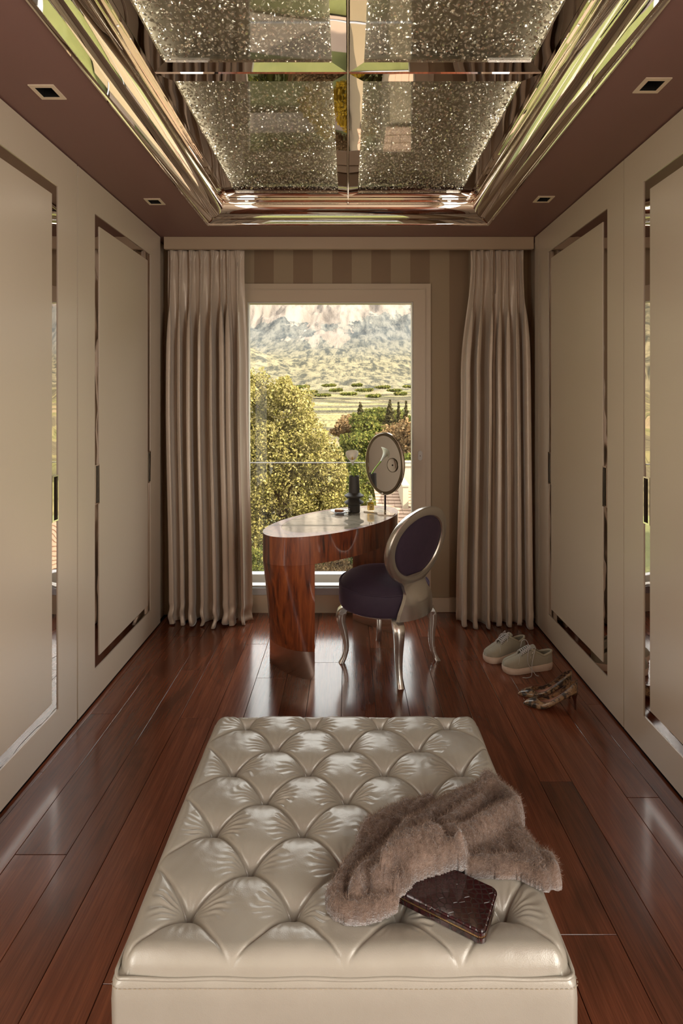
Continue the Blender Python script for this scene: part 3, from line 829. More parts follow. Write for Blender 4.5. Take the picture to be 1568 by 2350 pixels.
keep(prism('base_plate', [(-.105, .030), (-.105, .026), (-.01, .004), (.004, -.030), (.100, -.030), (.100, .030)], TH+.0002, TH+.006, M_CHROME, None), mir)
bp = bpy.data.objects[[o.name for o in mir.children if o.name.startswith('base_plate')][0]]; bp.data.transform(Mb)

# perfume bottle
pc = Vector((.1415, 3.388, TH)); Mp = Matrix.Translation(pc) @ Matrix.Rotation(math.radians(12), 4, 'Z')
per = empty('perfume_bottle', pc, 'square clear glass perfume bottle with golden liquid, cream label and round stopper', 'bottle')
keep(box('bottle', -.024, .024, -.017, .017, .0005, .066, M_SGLASS, None, .004, 3, Mp), per)
keep(box('liquid', -.0195, .0195, -.0125, .0125, .010, .060, M_LIQ, None, .002, 1, Mp), per)
lb = keep(box('label', -.012, .012, -.0182, -.0172, .014, .050, simple('cream_label', lin(214, 186, 116), .5), None, 0, 1, Mp), per)
k_ = box('label_border', -.012, .012, -.01825, -.0171, .014, .050, M_DARK, None, 0, 1, Mp); keep(k_, per)
k_.data.clear_geometry(); bm = bmesh.new()
for a in ((-.0118, .0118, .0142, .0150), (-.0118, .0118, .0490, .0498), (-.0118, -.0110, .0142, .0498), (.0110, .0118, .0142, .0498), (-.0028, .0028, .031, .0366)):
    add_box(bm, a[0], a[1], -.0188, -.0182, a[2], a[3], M=Mp)
bm.to_mesh(k_.data); bm.free(); k_.data.materials.append(M_DARK) if not k_.data.materials else None
keep(lathe('neck', [(.008, .066), (.010, .067), (.010, .074), (.0115, .075), (.0115, .079), (.007, .080)], M_CHROME, None, 20, pc), per)
keep(lathe('stopper', [(.005, .080), (.006, .082), (.0125, .086), (.0140, .091), (.0125, .096), (.006, .1), (.001, .101)], M_SGLASS, None, 20, pc), per)
# dish and the strap on it
dc = Vector((-.045, 3.345, TH))
dish = empty('glass_dish', dc, 'small round clear glass dish with scalloped rim on the marble inset', 'dish')
V = []; n = 64; pr = [(.020, .0008), (.030, .0015), (.045, .006), (.060, .0125), (.066, .016), (.064, .0175), (.056, .0135), (.043, .008), (.028, .004), (.015, .0035)]
for r_, z in pr:
    for k in range(n):
        a = 2*PI*k/n; sc_ = 1+.025*math.cos(16*a)*smooth01((r_-.04)/.025); V.append((dc.x+r_*sc_*math.cos(a), dc.y+r_*sc_*math.sin(a), TH+z))
keep(mesh_obj('bowl', V, grid_faces(n, len(pr), True)+[tuple(range(n)), tuple(range((len(pr)-1)*n, len(pr)*n))], simple('moulded_glass', (.86, .9, .92, 1), .05, 0, trans=.85, ior=1.45), None, 60), dish)
brc = empty('bracelet', (dc.x-.006, dc.y, TH+.005), 'coiled brown leather bracelet with a metal clasp lying in the glass dish', 'bracelet')
M_BRN = simple('brown_leather', lin(150, 92, 56), .5); 
def strap_ring(cx, cy, a_, b_, z0, z1, r0, r1):
    pts = [(cx+a_*math.cos(t), cy+b_*math.sin(t)) for t in [r0+(r1-r0)*k/30 for k in range(31)]]
    V = []
    for k, (x, y) in enumerate(pts):
        zz = .0035*k/30
        for dx, z in ((0, z0), (0, z1), (.0028, z1), (.0028, z0)):
            t = r0+(r1-r0)*k/30; V.append((x+dx*math.cos(t), y+dx*math.sin(t), z+zz))
    return V, grid_faces(4, 31, True)+[(0, 1, 2, 3), (120, 121, 122, 123)]
keep(mesh_obj('strap', *merge([strap_ring(dc.x-.010, dc.y, .026, .020, TH+.006, TH+.017, 0, 5.6), strap_ring(dc.x-.008, dc.y, .020, .015, TH+.008, TH+.019, 1, 6.0)]), M_BRN, None, 40), brc)
keep(tube('clasp', catmull([(dc.x+.016, dc.y-.004, TH+.018), (dc.x+.030, dc.y-.010, TH+.015), (dc.x+.046, dc.y-.006, TH+.020), (dc.x+.056, dc.y, TH+.025)], 4), .0028, M_CHROME, None, 8), brc)
keep(tube('charm', catmull([(dc.x-.034, dc.y-.006, TH+.022), (dc.x-.022, dc.y-.016, TH+.025), (dc.x-.008, dc.y-.018, TH+.023), (dc.x+.008, dc.y-.016, TH+.022)], 4), .0022, simple('gold_link', (.75, .45, .2, 1), .25, 1), None, 8), brc)

# ---------------------------------------------------------------- ottoman
OX0, OX1, OY0, OY1, OZ = -.424, .412, .975, 1.742, .400
bx0, by0, PU, PV = -.004, 1.078, .209, .2045
ott = empty('ottoman', ((OX0+OX1)/2, (OY0+OY1)/2, 0), 'square cream leather ottoman with deep button tufting in the foreground', 'ottoman')
def tuft(x, y):
    u = (x-bx0)/PU; v = (y-by0)/PV
    a = u+v-.5; b = u-v-.5
    A = abs(math.sin(PI*a)); B = abs(math.sin(PI*b))
    ex = min(x-OX0, OX1-x); ey = min(y-OY0, OY1-y); e = min(ex, ey)
    g = 1-(1-A)*(1-B)
    # distance from the nearest real button
    ra, rb = round(a), round(b); uu = (ra+rb+1)/2; vv_ = (ra-rb)/2
    real = -1.6 < uu < 1.6 and -.1 < vv_ < 3.1
    bxp, byp = bx0+uu*PU, by0+vv_*PV; dx, dy = x-bxp, y-byp; r = math.hypot(dx, dy)
    D = .012*(1-(A*B)**.30)+.0058*math.exp(-(min(A, B)/.070)**2)
    kc = .34+.66*smooth01(e/.10); D *= kc
    if real:
        pull = .040*(1-g**.55)+.010*math.exp(-(r/.010)**2)
        th = math.atan2(dy, dx); fan = abs(math.cos(th))**3; sm_ = smooth01(min(A, B)/.22)
        pull += .0034*max(.08, .5+noise.noise((x*16, y*16, 33)))*fan*math.cos(th*25+4*math.sin(uu*5+vv_*9)+5*noise.noise((x*26, y*26, 12)))*math.exp(-((r-.050)/.026)**2)*sm_
        pull += .0003*math.cos(th*17+uu*4+vv_)*math.exp(-((r-.036)/.022)**2)*sm_
        D += pull*(.55+.45*smooth01(e/.08))
    z = OZ+.040-D
    z += .0025*noise.noise((x*9, y*9, 1))+.0006*noise.noise((x*45, y*45, 4))
    er = .034
    fx = max(0, 1-ex/er); fy = max(0, 1-ey/er); f = min(1, math.hypot(fx, fy))
    z -= (z-OZ)*(1-math.sqrt(max(0, 1-f**2.2)))
    return z
nx, ny = 410, 380
def warp(t): return t-.0*math.sin(2*PI*t)
V = np.zeros((ny*nx, 3)); k = 0
for j in range(ny):
    y = OY0+(OY1-OY0)*j/(ny-1)
    for i in range(nx):
        x = OX0+(OX1-OX0)*i/(nx-1)
        # rounded corners and slightly bowed sides
        cxx = (x-(OX0+OX1)/2)/((OX1-OX0)/2); cyy = (y-(OY0+OY1)/2)/((OY1-OY0)/2)
        q = 1-.012*(abs(cxx)**6)*(abs(cyy)**6)
        V[k] = ((OX0+OX1)/2+(x-(OX0+OX1)/2)*q, (OY0+OY1)/2+(y-(OY0+OY1)/2)*q, tuft(x, y)); k += 1
keep(mesh_obj('tufted_cushion', V, grid_faces(nx, ny), M_LEATHER, None, 180), ott)
def rr_loop(x0, x1, y0, y1, r, n=8):
    pts = []
    for cx_, cy_, a0 in ((x1-r, y0+r, -PI/2), (x1-r, y1-r, 0), (x0+r, y1-r, PI/2), (x0+r, y0+r, PI)):
        for k in range(n+1): a = a0+PI/2*k/n; pts.append((cx_+r*math.cos(a), cy_+r*math.sin(a)))
    return pts
def dense(pts, step=.02):
    out = []
    for i in range(len(pts)):
        a, b = Vector(pts[i]), Vector(pts[(i+1) % len(pts)]); m = max(1, int((b-a).length/step))
        for k in range(m): out.append(tuple(a.lerp(b, k/m)))
    return out
base = dense(rr_loop(OX0, OX1, OY0, OY1, .018))
nb = len(base); V = []
cxo, cyo = (OX0+OX1)/2, (OY0+OY1)/2
for z, o_ in ((.399, .0), (.392, .004), (.36, .006), (.25, .005), (.12, .004), (.06, .0)):
    for x, y in base:
        d = Vector((x-cxo, y-cyo)); wv = .0015*noise.noise((x*14, y*14, z*9))
        V.append((cxo+d.x*(1+(o_+wv)/.4), cyo+d.y*(1+(o_+wv)/.38), z))
keep(mesh_obj('side_panel', V, grid_faces(nb, 6, True)+[tuple(range(5*nb, 6*nb))], M_LEATHER, None, 60), ott)
keep(tube('piping', [(x, y, OZ+.0005+.0012*math.sin(i*.8)) for i, (x, y) in enumerate(base)], .0034, M_LEATHER, None, 8, True), ott)
# stitch row below the seam
st = []
lp = dense(rr_loop(OX0-.006, OX1+.006, OY0-.006, OY1+.006, .018), .0045)
for i in range(0, len(lp)-1, 2):
    if lp[i][1] < OY0+.03 or abs(lp[i][0]) > .3:
        a, b = lp[i], lp[(i+1) % len(lp)]
        st.append(tube_data([(a[0], a[1], .388), (b[0], b[1], .388)], .0007, 4))
M_STITCH = simple('tan_thread', lin(150, 136, 112), .7)
o = keep(mesh_obj('stitching', *merge(st), M_STITCH), ott)
bm = bmesh.new()
add_box(bm, OX0+.02, OX1-.02, OY0+.02, OY1-.02, .012, .062); keep(bm_obj('base', bm, M_DARK), ott)
for sx in (OX0+.06, OX1-.06):
    for sy in (OY0+.06, OY1-.06): keep(lathe('foot', [(.02, .0005), (.022, .002), (.022, .011), (.02, .012)], M_CHROME, None, 16, (sx, sy, 0)), ott)

# ---------------------------------------------------------------- wallet
wc = Vector((.191, 1.088, 0)); wa = math.atan2(.478, -.88)-PI        # long axis
ZT = .4425
Mw = Matrix.Translation((wc.x, wc.y, ZT)) @ Matrix.Rotation(wa, 4, 'Z') @ Matrix.Rotation(math.radians(1.5), 4, 'Y')
wal = empty('zip_wallet', (wc.x, wc.y, ZT), 'burgundy crocodile-embossed zip-around wallet half covered by the sweater', 'wallet')
def rbox(name, hx, hy, z0, z1, r, bev, mat, M):
    o = prism(name, rr_loop(-hx, hx, -hy, hy, r), z0, z1, mat, None, bev, 3); o.data.transform(M); return o
keep(rbox('upper_cover', .098, .054, .0135, .0225, .014, .004, M_CROC, Mw), wal)
lo_ = rbox('lower_cover', .098, .054, -.0225, -.0135, .014, .0, M_CROC, Mw @ Matrix.Translation((0, 0, .022))); keep(lo_, wal)
keep(rbox('gusset', .0955, .0515, .0086, .0134, .012, 0, M_BLACK, Mw), wal)
zl = dense(rr_loop(-.0968, .0968, -.0528, .0528, .0128, 6), .0026)
zt = []
for i in range(0, len(zl), 1):
    x, y = zl[i]
    bmx = (x, y, .011)
    v_ = [(x+a*.0009, y+b*.0009, .011+c*.0016) for a in (-1, 1) for b in (-1, 1) for c in (-1, 1)]
    zt.append((v_, [(0, 1, 3, 2), (4, 6, 7, 5), (0, 4, 5, 1), (2, 3, 7, 6), (0, 2, 6, 4), (1, 5, 7, 3)]))
zo = mesh_obj('zip', *merge(zt), simple('gold_zip', (.62, .42, .20, 1), .3, 1)); zo.data.transform(Mw); keep(zo, wal)

# ---------------------------------------------------------------- sweater: knitted folds as one closed skin
def o2(px, py, z=.455): Y = F*(CAMZ-z)/(py-CY); return ((px-CX)/F*Y, Y)
def crop(x, y): return (720+x/2.613, 1750+y/2.613)
def G(x, y, z=.47): return o2(*crop(x, y), z)
ridges = [  # (points in the enlarged view of the photograph, radius, height)
    ([(700, 240), (600, 280), (480, 345), (400, 410), (350, 490), (280, 580), (210, 660), (150, 745)], [.020, .028, .034, .036, .034, .030, .026, .020], .040),
    ([(560, 262), (430, 330), (320, 400), (285, 470)], [.010, .014, .016, .014], .046),
    ([(1060, 150), (960, 215), (850, 270), (740, 340), (650, 400), (570, 470), (480, 540), (390, 610), (300, 690), (255, 755)], [.030, .042, .046, .044, .040, .035, .030, .027, .024, .018], .060),
    ([(1195, 285), (1100, 330), (1000, 390), (900, 440), (820, 450), (700, 510), (560, 570), (450, 640), (380, 700)], [.024, .028, .028, .028, .026, .030, .029, .024, .018], .072),
    ([(1040, 120), (1130, 185), (1215, 255)], [.022, .026, .020], .066),
    ([(1000, 250), (900, 330), (780, 400)], [.020, .022, .018], .070),
    ([(760, 470), (830, 462), (885, 500), (880, 550)], [.014, .015, .015, .013], .078),
    ([(840, 570), (740, 600), (640, 630), (560, 670)], [.018, .022, .022, .018], .052),
    ([(112, 775), (140, 835), (220, 868), (330, 855), (430, 815), (520, 755), (575, 690)], [.016, .017, .018, .019, .020, .021, .018], .034),
    ([(300, 780), (400, 740), (500, 690)], [.014, .018, .018], .022),
    ([(1170, 370), (1240, 460), (1310, 545), (1385, 600), (1430, 635)], [.022, .032, .032, .028, .020], .036),
    ([(1120, 430), (1050, 500), (980, 555), (900, 600)], [.044, .042, .034, .022], .030),
    ([(960, 610), (1100, 600), (1200, 595), (1300, 625), (1370, 670)], [.014, .020, .024, .026, .020], .032),
    ([(1400, 555), (1440, 590), (1452, 630)], [.010, .012, .012], .046),
]
rd = []
for pts, rads, h in ridges:
    P = [Vector((*G(*p, .440+h*.62), 0)) for p in pts]; cm = catmull(P, 5); tt = np.linspace(0, len(rads)-1, len(cm)); rr_ = np.interp(tt, range(len(rads)), rads)
    rd.append((np.array([(p.x, p.y) for p in cm]), rr_, h))
gx = np.arange(-.10, .56, .0030); gy = np.arange(.96, 1.60, .0030)
XX, YY = np.meshgrid(gx, gy); Hh = np.zeros_like(XX)
hs_ = []
for P, rr_, h in rd:
    best = np.full(XX.shape, -1.0)
    for (x, y), r_ in zip(P, rr_):
        d2 = ((XX-x)**2+(YY-y)**2)/(r_*r_*1.15)
        best = np.maximum(best, 1-d2)
    hs_.append(np.where(best > 0, h*np.sqrt(np.clip(best, 0, 1)), 0))
S = np.stack(hs_); Hh = (np.sum(S**5, 0))**(1/5)
for _ in range(4):
    Hp = np.pad(Hh, 1, mode='edge'); Hh = .5*Hh+.125*(Hp[:-2, 1:-1]+Hp[2:, 1:-1]+Hp[1:-1, :-2]+Hp[1:-1, 2:])
mask = Hh > .010
V = []; idx = -np.ones(XX.shape, int); topn = []
for j in range(XX.shape[0]):
    for i in range(XX.shape[1]):
        if mask[j, i]: idx[j, i] = len(topn); topn.append((j, i))
def base_z(x, y):
    z = OZ+.041
    over = max(0, x-(OX1-.03))
    z -= min(.05, over*over*3.2)
    lx = Mw.inverted() @ Vector((x, y, ZT))
    if abs(lx.x) < .11 and abs(lx.y) < .066: z = max(z, ZT+.0235)
    return z
nT = len(topn); Vt = np.zeros((nT, 3)); Vb = np.zeros((nT, 3))
for n_, (j, i) in enumerate(topn):
    x, y, h = XX[j, i], YY[j, i], Hh[j, i]; bz = base_z(x, y)
    w = .0035*noise.noise((x*70, y*70, 3))+.004*noise.noise((x*28, y*28, 5))+.0018*noise.noise((x*160, y*160, 5))
    jx = .002*noise.noise((x*90, y*90, 8)); jy = .002*noise.noise((x*90, y*90, 18))
    f = smooth01((h-.010)/.02)
    Vt[n_] = (x+jx, y+jy, bz+.004+h*.92+w*f-.006*(1-f)); Vb[n_] = (x+jx, y+jy, bz-.004+.004*(1-f))
Fc = []
for j in range(XX.shape[0]-1):
    for i in range(XX.shape[1]-1):
        q = (idx[j, i], idx[j, i+1], idx[j+1, i+1], idx[j+1, i])
        if min(q) >= 0: Fc.append(q)
from collections import Counter
ec = Counter()
for f in Fc:
    for a, b in zip(f, f[1:]+f[:1]): ec[(a, b)] += 1
side = [(b, a) for (a, b) in ec if (b, a) not in ec]
Fall = Fc+[tuple(x+nT for x in reversed(f)) for f in Fc]+[(a, b, b+nT, a+nT) for a, b in side]
sweater = empty('sweater', (.25, 1.28, OZ+.03), 'fluffy brown mohair sweater tossed over the right side of the ottoman', 'sweater')
sk = keep(mesh_obj('knit_body', np.concatenate([Vt, Vb]), Fall, M_WOOL, None, 180), sweater)
# fibres: thin two-segment blades
nf = 42000
pick = rng.integers(0, len(Fc), nf); Fa = np.array(Fc)
A0 = Vt[Fa[pick, 0]]; A1 = Vt[Fa[pick, 1]]; A3 = Vt[Fa[pick, 3]]
P0 = A0+(A1-A0)*rng.random((nf, 1))+(A3-A0)*rng.random((nf, 1))
N = np.cross(A1-A0, A3-A0); N /= np.linalg.norm(N, axis=1, keepdims=True)+1e-9
dr = N*rng.uniform(.15, .8, (nf, 1))+rng.normal(0, .6, (nf, 3)); dr /= np.linalg.norm(dr, axis=1, keepdims=True)
ln = rng.uniform(.005, .015, (nf, 1)); d2 = dr+rng.normal(0, .5, (nf, 3)); d2 /= np.linalg.norm(d2, axis=1, keepdims=True)
P1 = P0+dr*ln*.5; P2 = P1+d2*ln*.5; sd = np.cross(dr, rng.normal(0, 1, (nf, 3))); sd /= np.linalg.norm(sd, axis=1, keepdims=True); w = .00016
Vf = np.stack([P0-sd*w, P0+sd*w, P1+sd*w, P1-sd*w, P2], 1).reshape(-1, 3)
b_ = np.arange(nf)*5
Ff = [(int(a), int(a+1), int(a+2), int(a+3)) for a in b_]+[(int(a+3), int(a+2), int(a+4)) for a in b_]
o = keep(mesh_obj('mohair_fibres', Vf, Ff, M_FUZZ), sweater); o['kind'] = 'stuff'

# ---------------------------------------------------------------- shoes
def shoe_upper(L, wf, hf, zf, rf, nt=44, nq=16, a=1.0, b=.8):
    V = []; Fc = []
    for side in (1, -1):
        o = len(V)
        for j in range(nt):
            t = j/(nt-1)
            for i in range(nq):
                q = i/(nq-1); ph = PI/2+(rf(t)-PI/2)*q
                V.append((t*L, side*wf(t)*math.sin(ph)**a, zf(t)+hf(t)*max(0, math.cos(ph))**b))
        Fc += [f if side > 0 else tuple(reversed(f)) for f in grid_faces(nq, nt, off=o)]
    return V, Fc
def place(o, M): o.data.transform(M); return o
M_SUEDE = simple('sage_suede', lin(158, 152, 134), .85, sheen=.3)
M_SUEDE2 = simple('sneaker_lining', lin(170, 162, 142), .8)
M_SOLE = simple('pale_rubber', lin(210, 190, 172), .5)
M_LACE = simple('grey_lace', lin(186, 182, 180), .8)
def foot_w(t, W=.050):
    return W*interp(t, [0, .02, .06, .15, .3, .45, .62, .75, .86, .93, .975, 1], [.0, .36, .56, .70, .74, .76, .90, .98, .92, .76, .50, .0])
def sneaker(x0, y0, x1, y1, label, flip):
    a = math.atan2(y1-y0, x1-x0); L = .285
    M = Matrix.Translation((x0, y0, 0)) @ Matrix.Rotation(a, 4, 'Z')
    root = empty('sneaker', (x0, y0, 0), label, 'shoe', 'suede sneakers')
    # sole
    V = []; n = 64
    def outline(s, w):
        pts = []
        for k in range(n):
            t = (1-math.cos(PI*k/(n-1)))/2; pts.append((t, foot_w(t, w)))
        return [(t*L*s+L*(1-s)/2, y) for t, y in pts]+[(t*L*s+L*(1-s)/2, -y) for t, y in reversed(pts[1:-1])]
    lv = [(.0005, .97, .050), (.004, 1.0, .0525), (.022, 1.01, .0535), (.024, 1.0, .0525), (.031, 1.0, .0525), (.033, .985, .050)]
    m = len(outline(1, .05))
    for z, s, w in lv: V += [(x, y, z+(.006*smooth01((.14-x)/.14)+.004*smooth01((x-.22)/.06) if z > .003 else 0)) for x, y in outline(s, w)]
    Fc = grid_faces(m, len(lv), True)+[tuple(range(m))[::-1], tuple(range((len(lv)-1)*m, len(lv)*m))]
    keep(place(mesh_obj('sole', V, Fc, M_SOLE, None, 50), M), root)
    wf = lambda t: foot_w(t, .0475)
    hf = lambda t: interp(t, [0, .05, .12, .22, .32, .42, .5, .6, .72, .84, .93, .98, 1], [.062, .066, .064, .062, .082, .094, .088, .074, .054, .042, .034, .022, .004])
    zf = lambda t: .030
    rf = lambda t: interp(t, [0, .05, .2, .34, .40, .46, .64, .68, .71, 1], [.30, .62, .80, .78, .66, .46, .34, .22, 0, 0])
    V, Fc = shoe_upper(L, wf, hf, zf, rf, 60, 18, a=.85, b=.62)
    o = mesh_obj('suede_upper', V, Fc, M_SUEDE, None, 60); place(o, M); keep(o, root)
    md = o.modifiers.new('thick', 'SOLIDIFY'); md.thickness = .004; md.offset = -1
    # padded collar
    cp = []
    for side in (1, -1):
        row = []
        for t in np.linspace(0.0, .46, 16):
            ph = rf(t); row.append((t*L+.001, side*(wf(t)*math.sin(ph)**.85+.000), .030+hf(t)*math.cos(ph)**.62))
        cp.append(row)
    row = cp[0][::-1]+cp[1][1:]
    keep(place(tube('collar', catmull(row, 3), .0058, M_SUEDE2, None, 8), M), root)
    keep(place(mesh_obj('insole', [(t*L, s*foot_w(t, .040), .040) for t in np.linspace(.03, .6, 12) for s in (1, -1)], [(2*i, 2*i+1, 2*i+3, 2*i+2) for i in range(11)], M_SUEDE2, None), M), root)
    # tongue
    V = []
    for j in range(16):
        t = .36+.34*j/15; z = .030+hf(t)-.011+.020*max(0, (.46-t)/.10)
        for i in range(7):
            s = (i/6*2-1); V.append((t*L, s*(.020-.006*smooth01((t-.5)/.2)), z-.007*s*s))
    o = mesh_obj('tongue', V, grid_faces(7, 16), M_SUEDE, None, 60); place(o, M); keep(o, root); md = o.modifiers.new('t', 'SOLIDIFY'); md.thickness = .004
    # toe-cap seam
    sm = []
    for s in np.linspace(-1, 1, 21):
        t = .70-.0*s*s+.07*s*s; ph = s*1.25; sm.append((t*L, wf(t)*math.copysign(abs(math.sin(ph))**.85, s) if s else 0, .0305+hf(t)*math.cos(ph)**.62))
    keep(place(tube('seam', sm, .0010, M_LACE, None, 5), M), root)
    # laces
    def surf(t, s, lift=.003):
        ph = abs(s); return (t*L, math.copysign(wf(t)*math.sin(ph)**.85, s), .030+hf(t)*math.cos(ph)**.62+lift)
    parts = []; ts = [.66, .625, .59, .555, .52, .485, .45]
    for k in range(len(ts)-1):
        for s in (1, -1):
            p0, p2 = surf(ts[k], .52*s, .002), surf(ts[k+1], -.52*s, .002); z = surf((ts[k]+ts[k+1])/2, 0, .006)
            parts.append(tube_data(catmull([p0, ((p0[0]+z[0])/2, p0[1]*.5, z[2]-.001), z, ((p2[0]+z[0])/2, p2[1]*.5, z[2]-.001), p2], 3), .0028, 6))
    keep(place(mesh_obj('lace', *merge(parts), M_LACE, None, 60), M), root)
    # eyelets
    ey = []
    for t in ts:
        for s in (1, -1):
            c = surf(t, .58*s, .001); ey.append(lathe_data([(.0014, 0), (.0022, .0004), (.0026, .001), (.0014, .0012)], 8, c))
    o = keep(place(mesh_obj('eyelets', *merge(ey), M_DARK), M), root); o['kind'] = 'stuff'
    # loose ends
    s = flip
    e0 = surf(.445, .5*s, .004)
    loose = catmull([e0, (e0[0]-.012, e0[1]+.012*s, e0[2]+.010), (e0[0]+.004, e0[1]+.026*s, e0[2]-.02), (e0[0]+.022, s*.058, .055), (e0[0]+.030, s*.068, .004), (e0[0]+.060, s*.086, .003), (e0[0]+.088, s*.080, .003)], 5)
    e1_ = surf(.46, .45*s, .005)
    loose2 = catmull([e1_, (e1_[0]+.02, e1_[1]+.010*s, e1_[2]-.004), (e1_[0]+.035, s*.046, .060), (e1_[0]+.012, s*.060, .020), (e1_[0]+.002, s*.072, .003), (e1_[0]-.008, s*.080, .003)], 5)
    e2_ = surf(.445, -.4*s, .006)
    bow = catmull([e2_, (e2_[0]+.010, e2_[1]-.010*s, e2_[2]+.022), (e2_[0]+.028, e2_[1]-.018*s, e2_[2]+.016), (e2_[0]+.034, e2_[1]-.024*s, e2_[2]-.020)], 5)
    keep(place(mesh_obj('loose_lace', *merge([tube_data(loose, .0018, 6), tube_data(loose2, .0018, 6), tube_data(bow, .0018, 6)]), M_LACE, None, 60), M), root)
    # side zip with metal pull
    zp = [surf(t, q*flip, .0012) for t, q in ((.385, .62), (.42, .72), (.47, .95), (.52, 1.2))]
    keep(place(tube('zip', zp, .0016, M_CHROME, None, 6), M), root)
    p = zp[0]; keep(place(tube('zip_pull', [p, (p[0]+.003, p[1]+.004*flip, p[2]-.012)], .0024, M_CHROME, None, 6), M), root)
sneaker(1.012, 3.104, .747, 2.974, 'sage grey suede sneaker with pale sole, left of the pair, by the curtain', -1)
sneaker(1.103, 2.925, .822, 2.872, 'sage grey suede sneaker with trailing lace, right of the pair, by the wardrobe', 1)

def m_snake():
    t = NT('python_print_leather'); v = t.coord('Object')
    d = t.n('TexVoronoi', {'feature': 'DISTANCE_TO_EDGE'}, {'Vector': v, 'Scale': 190.0}, 0)
    b1 = t.noise(v, 34, 3, .6, 1.0)
    c = t.ramp(b1, [(.40, lin(176, 146, 108)), (.50, lin(142, 112, 80)), (.56, lin(44, 34, 28)), (.70, lin(30, 24, 20))])
    c = t.mix(t.ramp(d, [(0, (1, 1, 1)), (.08, (0, 0, 0))]), c, lin(60, 46, 34))
    return t.done(t.pbr(color=c, rough=.28, coat=.4, coatr=.1, normal=t.bump(d, .3, .001)))
M_SNAKE = m_snake(); M_PINK = simple('pink_insole', lin(226, 176, 156), .25); M_HEELW = simple('dark_stacked_heel', lin(70, 34, 20), .3)
def pump(x0, y0, x1, y1, label):
    """heel (x0,y0) to toe (x1,y1)"""
    a = math.atan2(y1-y0, x1-x0); L = math.hypot(x1-x0, y1-y0)
    M = Matrix.Translation((x0, y0, 0)) @ Matrix.Rotation(a, 4, 'Z')
    root = empty('high_heel_pump', (x0, y0, 0), label, 'shoe', 'snakeskin pumps')
    zf = lambda t: interp(t, [0, .1, .22, .35, .5, .62, .72, 1], [.078, .074, .060, .038, .016, .0055, .0035, .0035])
    wf = lambda t: .038*interp(t, [0, .03, .1, .2, .35, .5, .65, .75, .85, .93, .98, 1], [.0, .42, .62, .68, .66, .80, 1.0, .96, .72, .42, .18, .0])
    hf = lambda t: interp(t, [0, .08, .2, .35, .5, .62, .72, .82, .92, 1], [.062, .060, .046, .036, .034, .036, .034, .028, .018, .004])
    rf = lambda t: interp(t, [0, .05, .15, .5, .62, .70, .74, 1], [.15, .6, .85, .95, .85, .55, 0, 0])
    V, Fc = shoe_upper(L, wf, hf, zf, rf, 64, 14, a=.8, b=.7)
    V = [(x-(.004*smooth01((.03-x)/.03)), y, z) for x, y, z in V]
    o = mesh_obj('upper', V, Fc, M_SNAKE, None, 60); place(o, M); keep(o, root); md = o.modifiers.new('t', 'SOLIDIFY'); md.thickness = .0018; md.offset = -1
    ts = np.linspace(.01, .99, 40)
    V = [(t*L, s*wf(t)*.95, zf(t)+dz) for dz in (.0035, -.001) for t in ts for s in (1, -1)]
    Fc = [(2*i, 2*i+1, 2*i+3, 2*i+2) for i in range(39)]+[(80+2*i, 80+2*i+2, 80+2*i+3, 80+2*i+1) for i in range(39)]
    Fc += [(2*i, 2*i+2, 82+2*i, 80+2*i) for i in range(39)]+[(2*i+1, 81+2*i, 83+2*i, 2*i+3) for i in range(39)]
    keep(place(mesh_obj('insole', V, Fc, M_PINK, None), M), root)
    rim = [(t*L-(.004*smooth01((.03-t*L)/.03)), wf(t)*math.sin(rf(t))**.8, zf(t)+hf(t)*math.cos(rf(t))**.7) for t in np.linspace(0, .735, 30)]
    rim2 = [(x, -y, z) for x, y, z in rim[1:]]
    keep(place(tube('edge_binding', rim[::-1]+rim2, .0011, M_HEELW, None, 6), M), root)
    hl = [(.013, 0, .078, .017), (.012, 0, .066, .014), (.010, 0, .052, .0085), (.008, 0, .035, .0055), (.0075, 0, .018, .0045), (.0075, 0, .0005, .0045)]
    keep(place(tube('stiletto_heel', [(p[0], 0, p[2]) for p in hl], [p[3] for p in hl], M_HEELW, None, 12), M), root)
pump(1.080, 2.614, .834, 2.652, 'snakeskin-print stiletto pump, far one of the pair near the wardrobe')
pump(1.068, 2.522, .833, 2.568, 'snakeskin-print stiletto pump, near one of the pair, closest to the ottoman')
# ---------------------------------------------------------------- outdoors
def m_leaf(name, a, b, c2, tl=.35):
    t = NT(name); r = t.n('NewGeometry', None, None, 'Random Per Island')
    c = t.ramp(r, [(0, a), (.5, b), (1, c2)])
    d = t.n('BsdfDiffuse', None, {0: c}); tr = t.n('BsdfTranslucent', None, {0: c})
    return t.done(t.n('MixShader', None, {0: tl, 1: d, 2: tr}))
M_LEAF = m_leaf('maple_leaves', lin(70, 67, 30), lin(118, 108, 60), lin(142, 129, 86))
M_LEAFG = m_leaf('green_leaves', lin(48, 54, 26), lin(76, 80, 36), lin(104, 98, 50))
M_LEAFR = m_leaf('autumn_leaves', lin(82, 64, 42), lin(112, 88, 60), lin(122, 104, 76))
M_LEAFY = m_leaf('yellow_leaves', lin(120, 92, 20), lin(146, 116, 30), lin(156, 130, 50))
M_CONI = m_leaf('conifer_needles', lin(40, 38, 22), lin(56, 52, 32), lin(70, 62, 38), .1)
M_BARK = simple('tree_bark', lin(84, 68, 50), .9)
